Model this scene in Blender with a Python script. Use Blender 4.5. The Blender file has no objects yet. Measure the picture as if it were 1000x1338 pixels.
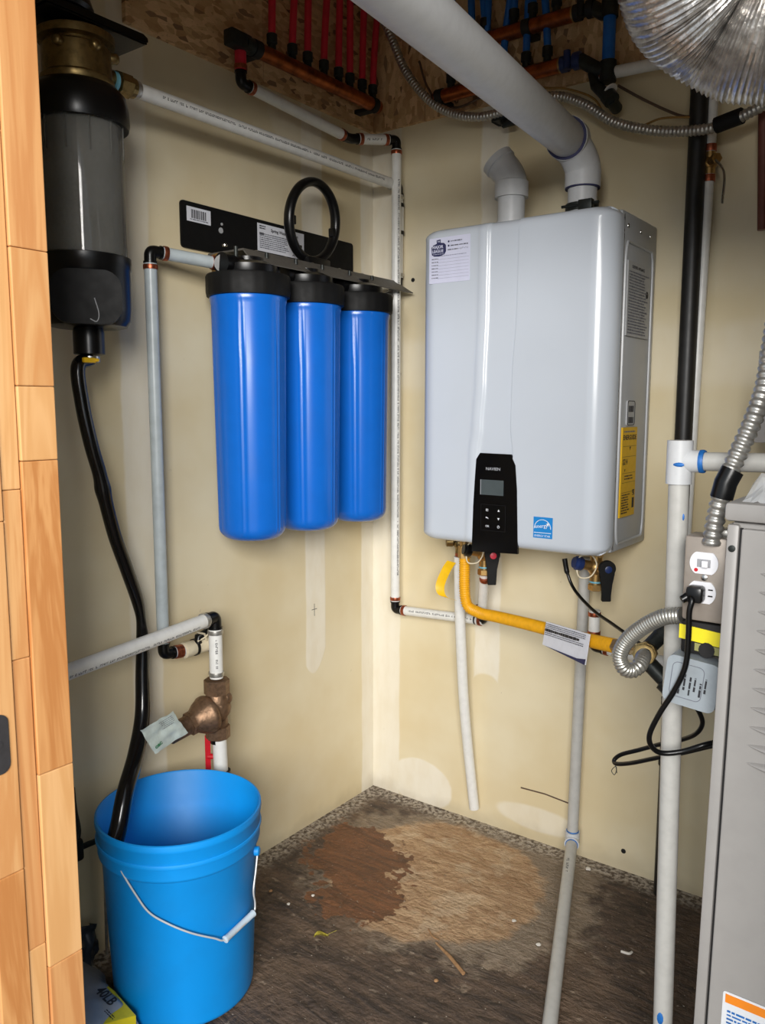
import bpy, bmesh, math, random
from mathutils import Vector, Matrix, noise as mnoise
random.seed(7)
S = bpy.context.scene
COL = S.collection
PI = math.pi
V = Vector

# ------------------------------------------------------------------ camera, light, exposure
cam_d = bpy.data.cameras.new('camera')
cam = bpy.data.objects.new('camera', cam_d)
COL.objects.link(cam)
right = V((0.805618, 0.592434, 0.000831))
down = V((0.075692, -0.101537, -0.991948))
fwd = V((-0.587580, 0.799195, -0.126643))
m = Matrix((( right.x, -down.x, -fwd.x, 1.3928), (right.y, -down.y, -fwd.y, -1.8491), (right.z, -down.z, -fwd.z, 1.12), (0, 0, 0, 1)))
cam.matrix_world = m
cam_d.sensor_fit = 'VERTICAL'
cam_d.sensor_height = 24.0
cam_d.lens = 24.0 * 1064.26 / 1338.0
cam_d.clip_start = 0.05
S.camera = cam

W = bpy.data.worlds.new('daylight'); S.world = W; W.use_nodes = True
wn = W.node_tree.nodes['Background']
wn.inputs[0].default_value = (0.80, 0.90, 1.0, 1)
wn.inputs[1].default_value = 0.75

def area(name, loc, target, sx, sy, power, col):
    d = bpy.data.lights.new(name, 'AREA'); d.shape = 'RECTANGLE'; d.size = sx; d.size_y = sy
    d.energy = power; d.color = col
    o = bpy.data.objects.new(name, d); COL.objects.link(o)
    o.location = loc
    o.rotation_euler = (V(target) - V(loc)).to_track_quat('-Z', 'Y').to_euler()
    return o
area('open_garage_door_daylight', (2.6, -3.9, 1.95), (0.50, 0.0, 0.60), 2.0, 1.2, 215, (1.0, 0.97, 0.93))

S.view_settings.view_transform = 'Standard'
S.view_settings.look = 'None'
S.view_settings.gamma = 1.0
S.view_settings.use_curve_mapping = False
S.view_settings.exposure = 0.22

# ------------------------------------------------------------------ node maths and materials
class E:
    """a float socket with arithmetic, so masks can be written as formulas"""
    def __init__(s, nt, sock): s.nt = nt; s.s = sock
    def op(s, kind, o=None, swap=False):
        n = s.nt.nodes.new('ShaderNodeMath'); n.operation = kind
        a, b = (1, 0) if swap else (0, 1)
        s.nt.links.new(s.s, n.inputs[a])
        if o is not None:
            if isinstance(o, E): s.nt.links.new(o.s, n.inputs[b])
            else: n.inputs[b].default_value = o
        return E(s.nt, n.outputs[0])
    def __add__(s, o): return s.op('ADD', o)
    def __sub__(s, o): return s.op('SUBTRACT', o)
    def __rmul__(s, o): return s.op('MULTIPLY', o)
    def __radd__(s, o): return s.op('ADD', o)
    def __rsub__(s, o): return s.op('SUBTRACT', o, True)
    def __mul__(s, o): return s.op('MULTIPLY', o)
    def __truediv__(s, o): return s.op('DIVIDE', o)
    def abs(s): return s.op('ABSOLUTE')
    def pow(s, o): return s.op('POWER', o)
    def sqrt(s): return s.op('SQRT')
    def max(s, o): return s.op('MAXIMUM', o)
    def min(s, o): return s.op('MINIMUM', o)
    def sin(s): return s.op('SINE')
    def step(s, a, b):
        n = s.nt.nodes.new('ShaderNodeMapRange'); n.interpolation_type = 'SMOOTHSTEP'
        s.nt.links.new(s.s, n.inputs[0])
        if a <= b: n.inputs[1].default_value, n.inputs[2].default_value, n.inputs[3].default_value, n.inputs[4].default_value = a, b, 0, 1
        else: n.inputs[1].default_value, n.inputs[2].default_value, n.inputs[3].default_value, n.inputs[4].default_value = b, a, 1, 0
        return E(s.nt, n.outputs[0])

class Mat:
    def __init__(s, name, col, rough=0.5, metal=0.0, **kw):
        s.m = bpy.data.materials.new(name); s.m.use_nodes = True
        s.nt = s.m.node_tree; s.b = s.nt.nodes['Principled BSDF']
        s.b.inputs['Base Color'].default_value = (*col, 1)
        s.b.inputs['Roughness'].default_value = rough
        s.b.inputs['Metallic'].default_value = metal
        for k, v in kw.items(): s.b.inputs[k.replace('_', ' ')].default_value = v
        s.tc = None
    def coords(s):
        if not s.tc:
            s.tc = s.nt.nodes.new('ShaderNodeNewGeometry')
            sep = s.nt.nodes.new('ShaderNodeSeparateXYZ'); s.nt.links.new(s.tc.outputs['Position'], sep.inputs[0])
            s.xyz = [E(s.nt, sep.outputs[i]) for i in range(3)]
        return s.xyz
    def noise(s, scale, detail=4, stretch=(1, 1, 1), rough=0.55, off=(0, 0, 0), dist=0.0):
        s.coords()
        mp = s.nt.nodes.new('ShaderNodeMapping'); mp.inputs['Scale'].default_value = stretch; mp.inputs['Location'].default_value = off
        s.nt.links.new(s.tc.outputs['Position'], mp.inputs[0])
        n = s.nt.nodes.new('ShaderNodeTexNoise'); n.inputs['Scale'].default_value = scale
        n.inputs['Detail'].default_value = detail; n.inputs['Roughness'].default_value = rough; n.inputs['Distortion'].default_value = dist
        s.nt.links.new(mp.outputs[0], n.inputs[0])
        return E(s.nt, n.outputs[0])
    def voronoi(s, scale, stretch=(1, 1, 1), out='Distance', rot=(0, 0, 0), feature='F1'):
        s.coords()
        mp = s.nt.nodes.new('ShaderNodeMapping'); mp.inputs['Scale'].default_value = stretch; mp.inputs['Rotation'].default_value = rot
        s.nt.links.new(s.tc.outputs['Position'], mp.inputs[0])
        n = s.nt.nodes.new('ShaderNodeTexVoronoi'); n.feature = feature; n.inputs['Scale'].default_value = scale
        s.nt.links.new(mp.outputs[0], n.inputs[0])
        return n.outputs[out]
    def mix(s, f, a, b):
        n = s.nt.nodes.new('ShaderNodeMix'); n.data_type = 'RGBA'
        if isinstance(f, E): s.nt.links.new(f.s, n.inputs[0])
        else: n.inputs[0].default_value = f
        for i, c in ((6, a), (7, b)):
            if isinstance(c, tuple): n.inputs[i].default_value = (*c, 1)
            else: s.nt.links.new(c, n.inputs[i])
        return n.outputs[2]
    def color(s, sock): s.nt.links.new(sock, s.b.inputs['Base Color'])
    def rough(s, e): s.nt.links.new(e.s, s.b.inputs['Roughness'])
    def bump(s, e, strength=0.3, dist=0.002):
        n = s.nt.nodes.new('ShaderNodeBump'); n.inputs['Strength'].default_value = strength; n.inputs['Distance'].default_value = dist
        s.nt.links.new(e.s, n.inputs['Height']); s.nt.links.new(n.outputs[0], s.b.inputs['Normal'])

def srgb(r, g, b):
    f = lambda c: (c / 255 / 12.92) if c <= 10 else ((c / 255 + 0.055) / 1.055) ** 2.4
    return (f(r), f(g), f(b))

def speckled(name, col, rough=0.5, metal=0.0, amount=0.12, scale=60, bump=0.0, **kw):
    """plain colour with slight handling marks"""
    q = Mat(name, col, rough, metal, **kw)
    n = q.noise(scale, 3)
    dark = tuple(c * (1 - amount * 2) for c in col)
    q.color(q.mix(n.step(0.35, 0.75), col, dark))
    q.rough(n * (0.3 * max(rough, .2)) + rough * 0.85)
    if bump: q.bump(n, bump)
    return q.m

M = {}
M['white_pipe'] = speckled('white pex pipe', srgb(226, 226, 222), 0.35, amount=0.04)
M['milky_pipe'] = speckled('milky pex pipe', srgb(178, 188, 192), 0.35, amount=0.08, scale=30)
M['pvc'] = speckled('white pvc', srgb(198, 200, 202), 0.38, amount=0.03)
M['pvc_print'] = speckled('grey white pvc', srgb(184, 183, 178), 0.4, amount=0.05)
M['black_plastic'] = speckled('black plastic', srgb(11, 11, 12), 0.3, amount=0.1, Specular_IOR_Level=0.35)
M['black_matte'] = speckled('matte black plastic', srgb(13, 13, 13), 0.6, amount=0.1, Specular_IOR_Level=0.25)
M['black_gloss'] = speckled('gloss black vinyl', srgb(11, 11, 13), 0.18, amount=0.1)
M['copper'] = speckled('copper crimp', srgb(176, 98, 70), 0.35, 0.9, amount=0.2, scale=200)
M['copper_dull'] = speckled('copper manifold', srgb(176, 96, 50), 0.32, 0.85, amount=0.3, scale=40)
M['brass'] = speckled('brass', srgb(188, 152, 96), 0.32, 0.9, amount=0.15, scale=120)
M['brass_dark'] = speckled('dull brass', srgb(150, 128, 84), 0.35, 0.9, amount=0.2, scale=90)
M['bronze'] = speckled('cast bronze', srgb(140, 112, 88), 0.48, 0.75, amount=0.2, scale=120, bump=0.5)
M['wire'] = speckled('bright wire', srgb(205, 206, 205), 0.35, 0.3, amount=0.04)
M['sealant'] = speckled('pale blue sealant', srgb(110, 172, 190), 0.5, amount=0.1)
M['steel'] = speckled('steel', srgb(180, 180, 178), 0.28, 1.0, amount=0.1)
M['zinc'] = speckled('zinc steel', srgb(186, 184, 178), 0.35, 0.75, amount=0.15)
M['blue_sump'] = speckled('blue filter plastic', srgb(16, 98, 192), 0.24, amount=0.03, scale=20)
M['bucket_blue'] = speckled('bright blue bucket plastic', srgb(0, 140, 222), 0.5, amount=0.03, scale=12)
M['red_pex'] = speckled('red pex', srgb(205, 40, 62), 0.4, amount=0.08)
M['blue_pex'] = speckled('blue pex', srgb(28, 104, 190), 0.4, amount=0.08)
M['red'] = speckled('red vinyl', srgb(196, 24, 36), 0.35, amount=0.05)
M['red_button'] = speckled('red button', srgb(222, 66, 84), 0.35, amount=0.03)
M['navy'] = speckled('navy plastic', srgb(30, 48, 96), 0.35, amount=0.05)
M['yellow'] = speckled('yellow coated gas hose', srgb(232, 168, 20), 0.42, amount=0.08, scale=80)
M['yellow_tag'] = speckled('yellow plastic tag', srgb(238, 190, 24), 0.4, amount=0.05)
M['yellow_label'] = speckled('yellow label', srgb(238, 222, 36), 0.45, amount=0.04)
M['energy_yellow'] = speckled('ochre paper label', srgb(222, 176, 26), 0.5, amount=0.04)
M['olive_label'] = speckled('olive label', srgb(150, 148, 92), 0.5, amount=0.05)
M['paper'] = speckled('label paper', srgb(222, 224, 232), 0.5, amount=0.03)
M['lilac_paper'] = speckled('pale lilac sticker', srgb(206, 208, 228), 0.4, amount=0.02)
M['silver_label'] = speckled('silver grey label', srgb(168, 170, 172), 0.4, amount=0.03)
M['tag_paper'] = speckled('crumpled tag paper', srgb(196, 208, 202), 0.55, amount=0.1, scale=50)
M['ink'] = speckled('dark ink', srgb(34, 34, 40), 0.6, amount=0.05)
M['ink_grey'] = speckled('grey ink', srgb(110, 112, 122), 0.6, amount=0.05)
M['ink_light'] = speckled('pale grey ink', srgb(150, 152, 172), 0.6, amount=0.05)
M['ink_navy'] = speckled('navy ink', srgb(42, 44, 84), 0.6, amount=0.05)
M['ink_green'] = speckled('green ink', srgb(40, 120, 70), 0.6, amount=0.05)
M['ink_blue'] = speckled('blue primer', srgb(30, 110, 190), 0.5, amount=0.2)
M['sticker_blue'] = speckled('blue sticker', srgb(26, 128, 200), 0.4, amount=0.03)
M['white_print'] = speckled('white print', srgb(225, 228, 232), 0.5, amount=0.02)
M['grey_print'] = speckled('grey print', srgb(150, 152, 156), 0.5, amount=0.02)
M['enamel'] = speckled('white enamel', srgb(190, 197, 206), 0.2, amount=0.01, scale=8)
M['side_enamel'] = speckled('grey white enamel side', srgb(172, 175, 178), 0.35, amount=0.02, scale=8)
M['panel_gloss'] = speckled('black glass panel', srgb(8, 8, 10), 0.12, amount=0.05)
M['lcd'] = speckled('grey display', srgb(74, 82, 84), 0.2, amount=0.04)
M['furnace'] = speckled('grey painted steel', srgb(156, 153, 150), 0.42, amount=0.03, scale=30)
M['dark'] = speckled('dark shadow plastic', srgb(20, 18, 18), 0.7, amount=0.1)
M['iron'] = speckled('black iron', srgb(48, 52, 50), 0.45, 0.5, amount=0.2, scale=80)
M['black_pipe'] = speckled('black coated pipe', srgb(30, 29, 28), 0.45, amount=0.2, scale=40)
M['flex_grey'] = speckled('grey flexible gas hose', srgb(186, 184, 176), 0.3, 0.8, amount=0.1)
M['cover_plate'] = speckled('dull steel cover plate', srgb(158, 148, 138), 0.42, 0.35, amount=0.06)
M['device_white'] = speckled('white device plastic', srgb(228, 228, 232), 0.3, amount=0.02)
M['transformer'] = speckled('grey transformer', srgb(150, 158, 164), 0.4, amount=0.05)
M['cream'] = speckled('cream plastic', srgb(220, 208, 180), 0.4, amount=0.05)
M['wire_yellow'] = speckled('dull yellow wire', srgb(150, 112, 50), 0.5, amount=0.1)
M['brown_wire'] = speckled('brown wire', srgb(92, 72, 58), 0.5, amount=0.1)
M['red_brown'] = speckled('red brown pipe', srgb(110, 62, 52), 0.5, amount=0.1)
M['leaf'] = speckled('yellow green leaf', srgb(170, 156, 50), 0.6, amount=0.3, scale=150)
M['stick'] = speckled('dry twig', srgb(160, 122, 84), 0.7, amount=0.2, scale=100)
M['grit'] = speckled('grey plaster grit', srgb(158, 148, 134), 0.8, amount=0.2)
M['crumb'] = speckled('plaster crumb', srgb(214, 208, 198), 0.8, amount=0.1)
M['bag_grey'] = speckled('grey woven bag', srgb(150, 154, 162), 0.45, amount=0.08, scale=30)
M['bag_dark'] = speckled('dark slate plastic sheet', srgb(62, 68, 76), 0.35, amount=0.2, scale=20)
M['bag_yellow'] = speckled('yellow bag print', srgb(222, 206, 40), 0.45, amount=0.06)
M['strike'] = speckled('grey strike plate', srgb(86, 84, 86), 0.4, 0.6, amount=0.1)
M['orange'] = speckled('orange print', srgb(240, 138, 30), 0.5, amount=0.03)
M['deck'] = speckled('garage concrete', srgb(120, 116, 110), 0.8, amount=0.15, scale=5)

q = Mat('grey tinted clear bowl', srgb(120, 120, 116), 0.05, 0.0)
q.b.inputs['Alpha'].default_value = 0.45
q.color(q.mix(q.noise(14, 2).step(.3, .7), srgb(96, 96, 92), srgb(112, 112, 108)))
M['bowl'] = q.m
q = Mat('clear thin bag', srgb(235, 238, 240), 0.12, 0.0)
q.b.inputs['Alpha'].default_value = 0.42
q.rough(q.noise(90, 3) * 0.2 + 0.05)
M['clear_bag'] = q.m
q = Mat('translucent white grip', srgb(205, 222, 235), 0.3, 0.0)
q.b.inputs['Transmission Weight'].default_value = 0.25
q.color(q.mix(q.noise(30), srgb(200, 218, 232), srgb(215, 228, 238)))
M['grip'] = q.m

# aluminium duct foil
q = Mat('aluminium duct foil', srgb(205, 203, 200), 0.3, 0.95)
n = q.noise(70, 4); q.bump(n, 0.6, 0.003); q.rough(n * 0.25 + 0.2)
q.color(q.mix(n.step(.3, .7), srgb(215, 213, 210), srgb(176, 172, 168)))
M['duct'] = q.m
# filter media inside bowl
M['lip'] = speckled('dark grey bracket', srgb(84, 81, 76), 0.5, amount=0.05)
M['mesh'] = speckled('grey filter screen', srgb(175, 174, 168), 0.5, amount=0.1, scale=200)

# timber of the jamb: streaks along z
def timber(name, a, b, off, knots=None):
    q = Mat(name, a, 0.45)
    n = q.noise(16, 4, (1, 1, 0.09), off=off, dist=1.2)
    rings = (n * 26.0).sin() * 0.5 + 0.5
    fine = q.noise(170, 3, (1, 1, 0.03), off=off)
    c = q.mix(rings * 0.9, a, b)
    c2 = q.mix(fine.step(.45, .8) * 0.35, c, b)
    q.color(c2); q.bump(fine, 0.1, 0.001)
    return q.m
M['wood'] = [timber('pine block honey', srgb(210, 160, 106), srgb(196, 138, 84), (0, 0, 0)),
             timber('pine block pale', srgb(220, 172, 118), srgb(206, 154, 98), (3, 1, 2)),
             timber('pine block amber', srgb(206, 150, 94), srgb(182, 120, 66), (7, 2, 5)),
             timber('pine block rosy', srgb(208, 154, 100), srgb(192, 132, 80), (11, 5, 1))]

# oriented strand board
def osb(name, rot):
    q = Mat(name, (0.3, 0.2, 0.1), 0.7)
    w = q.noise(5, 2)
    c1 = q.voronoi(48, (1, 1, 2.4) if rot == 0 else (2.0, 2.0, 0.9), 'Color', (0.5 + rot, 0.7, 0.3))
    sep = q.nt.nodes.new('ShaderNodeSeparateColor'); q.nt.links.new(c1, sep.inputs[0])
    r = E(q.nt, sep.outputs[0]); g = E(q.nt, sep.outputs[1])
    f = q.noise(60, 4, (1, 1, 3), dist=2.0)
    col = q.mix(r, srgb(232, 196, 148), srgb(182, 142, 98))
    col = q.mix(g.step(.90, .96) * 0.8, col, srgb(104, 70, 46))
    col = q.mix(f.step(.55, .8) * 0.6, col, srgb(122, 86, 54))
    col = q.mix(w.step(.5, .75) * 0.5, col, srgb(224, 194, 154))
    q.color(col); q.bump(r + f, 0.5, 0.002)
    return q.m
M['osb'] = osb('strand board', 0); M['osb2'] = osb('strand board cross', 1)

# drywall with joint compound. DRY is the paper, MUD the dried compound
DRY = srgb(222, 211, 181); MUD = srgb(232, 227, 213)
def drywall(name, masks):
    q = Mat(name, DRY, 0.85)
    X, Y, Z = q.coords()
    wob = (q.noise(9, 3) - 0.5)
    fine = (q.noise(120, 3) - 0.5)
    mm = None
    for mk in masks(X, Y, Z, wob * 0.05, fine * 0.004):
        mm = mk if mm is None else mm.max(mk)
    cloud = q.noise(3.0, 4); cl2 = q.noise(25, 5, (1, 1, .4))
    paper = q.mix(cloud.step(.3, .7), DRY, srgb(212, 196, 158))
    mud = q.mix(cl2.step(.35, .75) * 0.7, MUD, srgb(222, 213, 192))
    col = q.mix(mm * 0.8, paper, mud)
    scuff = q.noise(38, 5, (1, 1, 1.8)).step(.70, .78)
    low = (Z + wob * 0.10).step(0.05, 0.0)
    col = q.mix(scuff * 0.16, col, srgb(150, 132, 106))
    tick = q.noise(70, 3, (1, 1, .5), off=(5, 5, 5)).step(.745, .765).min(q.noise(2.2, 2, off=(9, 1, 4)).step(.5, .6))
    col = q.mix(tick * 0.6, col, srgb(110, 92, 72))
    col = q.mix(low * 0.25, col, srgb(128, 112, 90))
    q.color(col)
    q.bump(mm * 0.5 + q.noise(300, 2) * 0.12, 0.35, 0.0015)
    return q.m
def band(c, a, b, soft=0.004):   # 1 for a<c<b
    return (c.step(a - soft, a + soft)).min(c.step(b + soft, b - soft))
def left_masks(X, Y, Z, w, f):
    yield band(Y + w * .25, -0.055, 0.2)
    # tape joint behind the filters: tapering end under the bank
    yield band(Y + (Z - 0.6).max(0.0).min(0.12) * 0.0 + w * .2, -0.292, -0.214).min((Z - ((Y + 0.262) / 0.05).pow(2.0) * 0.07 + w * .4).step(0.415, 0.423))
    yield band(Y + w * .3, -0.835, -0.755) * 0.75
    yield ((((Y + 0.30) / 0.14).pow(2.0) + ((Z - 1.95) / 0.25).pow(2.0)).sqrt() + w).step(1.0, 0.9) * 0.4
def right_masks(X, Y, Z, w, f):
    yield band(X + w * .25, -0.1, 0.094)
    yield ((((X - 0.17) / 0.105).pow(2.0) + ((Z - 0.055) / 0.07).pow(2.0)).sqrt() + w * 6).step(1.05, 0.95)
    yield (((X - 0.375 + w * .4).abs() - 0.037).step(0.004, -0.004)).min((Z + ((X - 0.375) / 0.05).pow(2.0) * 0.03 + w * .3).step(0.415, 0.425))
    yield band(Z + w, 1.17, 1.30, 0.02) * 0.4
    yield ((((X - 0.53) / 0.12).pow(2.0) + ((Z - 0.06) / 0.035).pow(2.0)).sqrt() + w * 8).step(1.05, 0.8) * 0.7
    yield band(Z + w + X * .05, 1.42, 1.60, 0.03) * 0.25
M['wall_left'] = drywall('drywall left', left_masks)
M['wall_back'] = drywall('drywall back', right_masks)

# floor: dirty plywood, dry tan pool mark, wet brown stain, plaster dust along the wall
q = Mat('stained subfloor', (0.1, 0.08, 0.06), 0.7)
X, Y, Z = q.coords()
n1 = q.noise(7, 5) - 0.5; n2 = q.noise(30, 6) - 0.5; n3 = q.noise(90, 4)
grain = q.noise(14, 5, (0.45, 2.2, 1), rough=.7, dist=1.4)
base = q.mix(grain.step(.35, .7), srgb(98, 80, 66), srgb(54, 45, 39))
base = q.mix(q.noise(33, 6, off=(7, 1, 0)).step(.50, .66) * 0.45, base, srgb(44, 36, 31))
blot = q.noise(4, 4, off=(4, 0, 0))
base = q.mix(blot.step(.5, .65) * 0.55, base, srgb(124, 102, 82))
base = q.mix((q.noise(22, 5, (1, 1.6, 1), off=(2, 2, 0)).step(.62, .74)) * 0.6, base, srgb(170, 152, 132))
def ell(cx, cy, rx, ry, ang=0.0, wob=None):
    ca, sa = math.cos(ang), math.sin(ang)
    dx = X - cx; dy = Y - cy
    u = (dx * ca + dy * sa) / rx; v = (dy * ca - dx * sa) / ry
    d = (u * u + v * v).sqrt() if False else (u.pow(2.0) + v.pow(2.0)).sqrt()
    return d if wob is None else d + wob
u_abs = lambda e: e
tan_d = ell(0.405, -0.295, 0.275, 0.265, 0.0, n1 * 0.35 + n2 * 0.25)
dust_d = ell(0.44, -0.265, 0.40, 0.33, 0.0, n1 * 0.6 + n2 * 0.5)
base = q.mix(dust_d.step(1.0, 0.8) * 0.6, base, srgb(158, 142, 122))
tan = q.mix(grain.step(.3, .7), srgb(190, 160, 126), srgb(156, 124, 92))
tan = q.mix(q.noise(26, 6, (1, 2, 1)).step(.5, .62) * 0.5, tan, srgb(142, 108, 78))
tan = q.mix(q.noise(11, 6).step(.52, .60) * 0.35, tan, srgb(200, 182, 156))
tan = q.mix(n3.step(.5, .8) * 0.5, tan, srgb(146, 108, 76))
base = q.mix(tan_d.step(1.0, 0.9), base, tan)
wet_d = ell(0.215, -0.345, 0.175, 0.12, -0.55, n1 * 1.6 + n2 * 1.5)
wet2 = ell(0.315, -0.475, 0.10, 0.10, 0.0, n1 * 1.6 + n2 * 1.5)
wet = wet_d.min(wet2)
wcol = q.mix(grain.step(.3, .7), srgb(128, 84, 54), srgb(84, 56, 38))
base = q.mix(wet.step(1.0, 0.93), base, wcol)
edge = (X.min(Y * -1.0) + n2 * 0.05).step(0.075, 0.02)
base = q.mix(edge * 0.75, base, q.mix(n3.step(.4, .6), srgb(196, 186, 172), srgb(92, 80, 68)))
spk = q.noise(160, 2, off=(1, 3, 0)).step(.70, .74)
base = q.mix(spk * 0.6, base, srgb(190, 178, 160))
s1, s2 = (0.427, -0.2506, 0), (0.4338, -0.549, 0)
k_ = (s2[1] - s1[1]) / (s2[0] - s1[0])
seam = (Y - (X - s1[0]) * k_ - s1[1] + n2 * .012).abs().step(0.008, 0.002)
seam = seam.min(band(X, min(s1[0], s2[0]), max(s1[0], s2[0]), .01))
base = q.mix(seam * 0.55, base, srgb(82, 66, 52))
q.color(base); q.rough(wet.step(1.0, 0.9) * -0.2 + 0.75)
q.bump(n3 + n2 * 2.0 + grain * 1.5, 0.9, 0.006)
M['floor'] = q.m

# ------------------------------------------------------------------ mesh helpers
def basis(d):
    d = V(d).normalized(); a = V((0, 0, 1)) if abs(d.z) < .9 else V((1, 0, 0))
    u = d.cross(a).normalized(); return u, d.cross(u).normalized(), d
class B:
    def __init__(s): s.bm = bmesh.new(); s.sm = set()
    def face(s, vs):
        try: return s.bm.faces.new(vs)
        except ValueError: return None
    def box(s, a, b, bev=0.0, mat=None):
        a = V(a); b = V(b); lo = V((min(a[i], b[i]) for i in range(3))); hi = V((max(a[i], b[i]) for i in range(3)))
        c = (lo + hi) / 2; r = bmesh.ops.create_cube(s.bm, size=1)
        bmesh.ops.scale(s.bm, vec=hi - lo, verts=r['verts'])
        if bev:
            es = list({e for v in r['verts'] for e in v.link_edges})
            g = bmesh.ops.bevel(s.bm, geom=es, offset=bev, segments=2, profile=.5, affect='EDGES')
            vs = list({v for f in g['faces'] for v in f.verts} | {v for v in r['verts'] if v.is_valid})
        else: vs = r['verts']
        if mat is not None: bmesh.ops.transform(s.bm, matrix=mat, verts=vs); 
        bmesh.ops.translate(s.bm, vec=c, verts=vs)
        return s
    def ring(s, c, u, v, r, n, ph=0): return [s.bm.verts.new(c + (u * math.cos(2 * PI * k / n + ph) + v * math.sin(2 * PI * k / n + ph)) * r) for k in range(n)]
    def skin(s, rings, closed=False, caps=True):
        n = len(rings[0])
        pairs = list(zip(rings, rings[1:])) + ([(rings[-1], rings[0])] if closed else [])
        for a, b in pairs:
            for k in range(n): s.face((a[k], a[(k + 1) % n], b[(k + 1) % n], b[k]))
        if caps and not closed:
            s.face(list(reversed(rings[0]))); s.face(rings[-1])
        return s
    def cyl(s, a, b, r, r2=None, n=24, ph=0):
        a = V(a); b = V(b); u, v, d = basis(b - a)
        s.skin([s.ring(a, u, v, r, n, ph), s.ring(b, u, v, r if r2 is None else r2, n, ph)]); return s
    def lathe(s, prof, base=(0, 0, 0), d=(0, 0, 1), n=32, caps=True):
        """prof: (radius, height) pairs"""
        base = V(base); u, v, d = basis(d)
        s.skin([s.ring(base + d * h, u, v, max(r, 1e-4), n) for r, h in prof], caps=caps); return s
    def tube(s, pts, r, n=14, closed=False, rf=None, flat=None):
        pts = [V(p) for p in pts]; rings = []; u = None; N = len(pts)
        for i, p in enumerate(pts):
            if closed: t = pts[(i + 1) % N] - pts[i - 1]
            else: t = pts[min(i + 1, N - 1)] - pts[max(i - 1, 0)]
            t = t.normalized() if t.length > 1e-9 else V((0, 0, 1))
            if u is None: u = basis(t)[0]
            u = (u - t * u.dot(t)).normalized(); v = t.cross(u)
            rr = r if rf is None else rf(i)
            if flat: rings.append([s.bm.verts.new(p + u * math.cos(2 * PI * k / n) * rr * flat[0] + v * math.sin(2 * PI * k / n) * rr * flat[1]) for k in range(n)])
            else: rings.append(s.ring(p, u, v, rr, n))
        s.skin(rings, closed); return s
    def sphere(s, c, r, sc=(1, 1, 1), n=16):
        g = bmesh.ops.create_uvsphere(s.bm, u_segments=n, v_segments=n // 2, radius=r)
        bmesh.ops.scale(s.bm, vec=sc, verts=g['verts']); bmesh.ops.translate(s.bm, vec=c, verts=g['verts']); return s
    def prism(s, poly, o, ux, uy, th):
        """2-D outline extruded by th along ux x uy"""
        o = V(o); ux = V(ux); uy = V(uy); nn = ux.cross(uy).normalized() * th
        a = [s.bm.verts.new(o + ux * p[0] + uy * p[1]) for p in poly]
        b = [s.bm.verts.new(o + ux * p[0] + uy * p[1] + nn) for p in poly]
        s.face(list(reversed(a))); s.face(b)
        for k in range(len(a)): s.face((a[k], a[(k + 1) % len(a)], b[(k + 1) % len(a)], b[k]))
        return s
def crv(pts, sub=8, closed=False):
    """Catmull-Rom through the points"""
    P = [V(p) for p in pts]; out = []; N = len(P)
    rng = range(N if closed else N - 1)
    for i in rng:
        p0 = P[i - 1] if (i > 0 or closed) else P[0] * 2 - P[1]
        p1 = P[i]; p2 = P[(i + 1) % N]
        p3 = P[(i + 2) % N] if (i + 2 < N or closed) else P[-1] * 2 - P[-2]
        for k in range(sub):
            t = k / sub
            out.append(0.5 * ((2 * p1) + (p2 - p0) * t + (2 * p0 - 5 * p1 + 4 * p2 - p3) * t * t + (3 * p1 - p0 - 3 * p2 + p3) * t ** 3))
    if not closed: out.append(P[-1])
    return out
def resample(pts, step):
    out = [pts[0]]; acc = 0
    for a, b in zip(pts, pts[1:]):
        L = (b - a).length; t = 0
        while acc + (L - t) >= step:
            t += step - acc; acc = 0; out.append(a.lerp(b, t / L))
        acc += L - t
    return out
def rrect(w, h, r, n=5, cx=0, cy=0):
    o = []
    for sx, sy, a0 in ((1, 1, 0), (-1, 1, 90), (-1, -1, 180), (1, -1, 270)):
        for k in range(n + 1):
            a = math.radians(a0 + 90 * k / n)
            o.append((cx + sx * (w / 2 - r) + r * math.cos(a), cy + sy * (h / 2 - r) + r * math.sin(a)))
    return o
def thing(name, label, cat, loc, group=None):
    o = bpy.data.objects.new(name, None); COL.objects.link(o); o.location = loc; o.empty_display_size = .05
    o['label'] = label; o['category'] = cat
    if group: o['group'] = group
    return o
def wloc(p):
    l = V((0, 0, 0))
    while p is not None: l = l + V(p.location); p = p.parent
    return l
def add(name, b, mat, parent=None, smooth=True, ang=38, label=None):
    bm = b.bm if isinstance(b, B) else b
    bmesh.ops.recalc_face_normals(bm, faces=bm.faces)
    if parent is not None: bmesh.ops.translate(bm, vec=-wloc(parent), verts=bm.verts)
    me = bpy.data.meshes.new(name)
    if smooth:
        for f in bm.faces: f.smooth = True
        for e in bm.edges:
            if len(e.link_faces) == 2 and e.calc_face_angle(0) > math.radians(ang): e.smooth = False
    bm.to_mesh(me); bm.free()
    me.materials.append(M[mat] if isinstance(mat, str) else mat)
    o = bpy.data.objects.new(name, me); COL.objects.link(o)
    if parent is not None: o.parent = parent
    if label: o['label'] = label
    return o
def tag(o, label, cat, group=None):
    o['label'] = label; o['category'] = cat
    if group: o['group'] = group
    return o
def struct(name, b, mat, **k):
    o = add(name, b, mat, **k); o['kind'] = 'structure'; return o
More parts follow.
